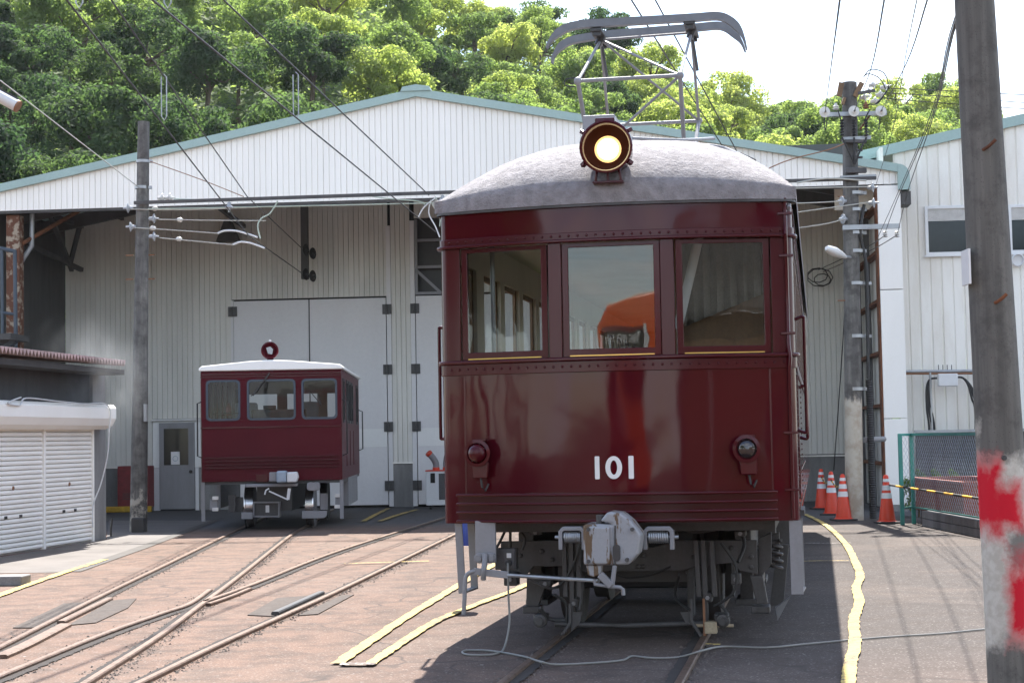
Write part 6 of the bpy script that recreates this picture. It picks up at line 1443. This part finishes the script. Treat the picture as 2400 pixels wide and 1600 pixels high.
# ================================================================ ORANGE TRAIN behind the viewer, mirrored in the centre windscreen
mP = TF.wld((0, fy(0)+.03, 0)); mN = -TF.ay
def mirror(p): return p-mN*2*((p-mP).dot(mN))
def mpt(x, y, D): return mirror(CAM+ray(x, y)*D)
oc = mpt(1540, 800, 27.0); oc.z = 0
od = (mP-oc); od.z = 0; hO = math.atan2(od.x, od.y)          # it faces the maroon train
orT = thing('orange_train', 'orange train with destination sign mirrored in the centre windscreen', 'train', oc, -hO)
ow = 1.15
def orp(mb, name, mat, bev=0, parent=orT): return mb.build(name, M[mat], parent, bev)
prof = [(-ow, .9), (-ow, 3.3), (-ow*.9, 3.55), (-ow*.5, 3.74), (0, 3.8), (ow*.5, 3.74), (ow*.9, 3.55), (ow, 3.3), (ow, .9)]
orp(MB().prism([(x, 0, z) for x, z in prof], (0, -16, 0)), 'body', 'orange_paint', .03)
prof2 = [(-ow*.97, 3.42), (-ow*.9, 3.62), (-ow*.5, 3.82), (0, 3.88), (ow*.5, 3.82), (ow*.9, 3.62), (ow*.97, 3.42)]
orp(MB().prism([(x, -.35, z) for x, z in prof2], (0, -15.5, 0)), 'roof', 'cream_roof', .02)
for x0, x1 in ((-.1, .5), (.6, 1.2)): orp(MB().box(x0, x1, .001, .02, 2.0, 2.75), 'window', 'pane_dark')
dr = orp(MB().box(-1.10, -.42, .001, .03, 1.0, 3.25), 'door', 'red_steel'); orp(MB().box(-1.02, -.50, .031, .04, 2.0, 2.7), 'pane', 'pane_dark', 0, dr); orp(MB().box(-.41, -.36, .001, .04, 1.0, 3.3), 'door_frame', 'lamp_white')
sb = orp(MB().box(-1.10, -.42, .031, .05, 2.82, 3.18), 'sign_board', 'black_metal', 0, dr)
def text(body, size, loc, parent, mat):
    cu = bpy.data.curves.new('lettering', 'FONT'); cu.body = body; cu.size = size; cu.align_x = 'CENTER'; cu.align_y = 'CENTER'; cu.extrude = .001
    ob = bpy.data.objects.new('tmp', cu); COL.objects.link(ob); dg = bpy.context.evaluated_depsgraph_get(); me = bpy.data.meshes.new_from_object(ob.evaluated_get(dg)); bpy.data.objects.remove(ob)
    me.materials.clear(); me.materials.append(M[mat]); o = mkobj('lettering', me, parent); o.rotation_euler = (R_(90), 0, R_(180)); o.location = loc; return o
text('新開地', .20, (-.76, .054, 3.045), sb, 'white_paint'); text('SHINKAICHI', .075, (-.76, .054, 2.875), sb, 'white_paint')
for y in (-2.2, -13.5):
    for x in (-.53, .53): orp(MB().lathe([(.0, -.06), (.4, -.06), (.43, .06), (0, .06)], (x, y, .44), (1, 0, 0), 18), 'wheel', 'dark_steel')
orp(MB().box(-1.2, 1.2, -15.5, -.3, .45, .9), 'underframe', 'dark_steel')
# timber barn behind the viewer, mirrored on the right; unseen trees added to darken reflections
barn = thing('timber_barn', 'timber barn with grey sloping roof mirrored in the right windscreen', 'barn', (5.2, -12.5, 0), R_(-8))
for i in range(26):
    x0 = -4+i*.32; MB().box(x0+.006, x0+.314, -.03+random.uniform(-.01, .01), 0.02, 0, 3.75+.13*(x0+4)*.6).build('board', M['wood'], barn)
MB().prism([(-4.6, .35, 3.6), (4.8, .35, 4.5), (4.8, -3.5, 7.2), (-4.6, -3.5, 6.4)], (0, 0, .12)).build('roof', M['cloth_grey'], barn)
MB().box(-4, 4.3, -6, -.06, 0, 3.6).build('barn_body', M['wood'], barn)
MB().cyl((-1.6, .8, 0), (-1.6, .8, 7), .10, 12).build('downpipe', M['lamp_white'], barn)
tb = random.Random(21)
for x, y in ((-17, -3), (-20, -6), (-24, -2), (-24, -10), (-28, -13), (-23, -16), (-33, -6), (-14, 1), (-31, -20), (-17.5, -8), (14, -16), (19, -12), (12, -22)):
    tree(x, y, tb.uniform(3.2, 4.6), tb.choice((0, 1, 3, 4)), 0.6); 
# ================================================================ STEAM at the shed
def steam():
    c = yp(185, 880, 25.6); t = NT('steam_volume'); pv = t.n('ShaderNodeVolumePrincipled'); pv.inputs['Color'].default_value = (.95, .96, .98, 1); pv.inputs['Anisotropy'].default_value = .2
    v = t.co('Object'); n = t.noise(t.map(v, (1, 1, .7)), 1.7, 4, .6, .5); ln = t.n('ShaderNodeVectorMath'); ln.operation = 'LENGTH'; t.l(t.map(v, (.88, 1.1, .84)), ln.inputs[0])
    fall = t.ramp(ln.outputs['Value'], [(.15, 1.0), (.95, 0.0)]); d = t.math('MULTIPLY', t.math('MULTIPLY', t.ramp(n, [(.45, 0.0), (.75, 1.0)]), fall), .9); t.l(d, pv.inputs['Density']); t.l(pv.outputs[0], t.out.inputs['Volume'])
    o = MB().sphere((0, 0, 0), 1.0, 10, (1.1, .9, 1.15)).build('steam', t.m); o.location = c; tag(o, 'thin white steam drifting up from the shutter housing', 'steam', kind='stuff')
steam()


hz = NT('haze_volume'); pv = hz.n('ShaderNodeVolumePrincipled'); pv.inputs['Color'].default_value = (.90, .95, 1, 1); pv.inputs['Density'].default_value = .00011; hz.l(pv.outputs[0], hz.out.inputs['Volume'])
tag(MB().box(-520, 520, -320, 720, -2, 95).build('haze', hz.m), 'thin pale summer haze over the whole yard and hill', 'haze', kind='stuff')
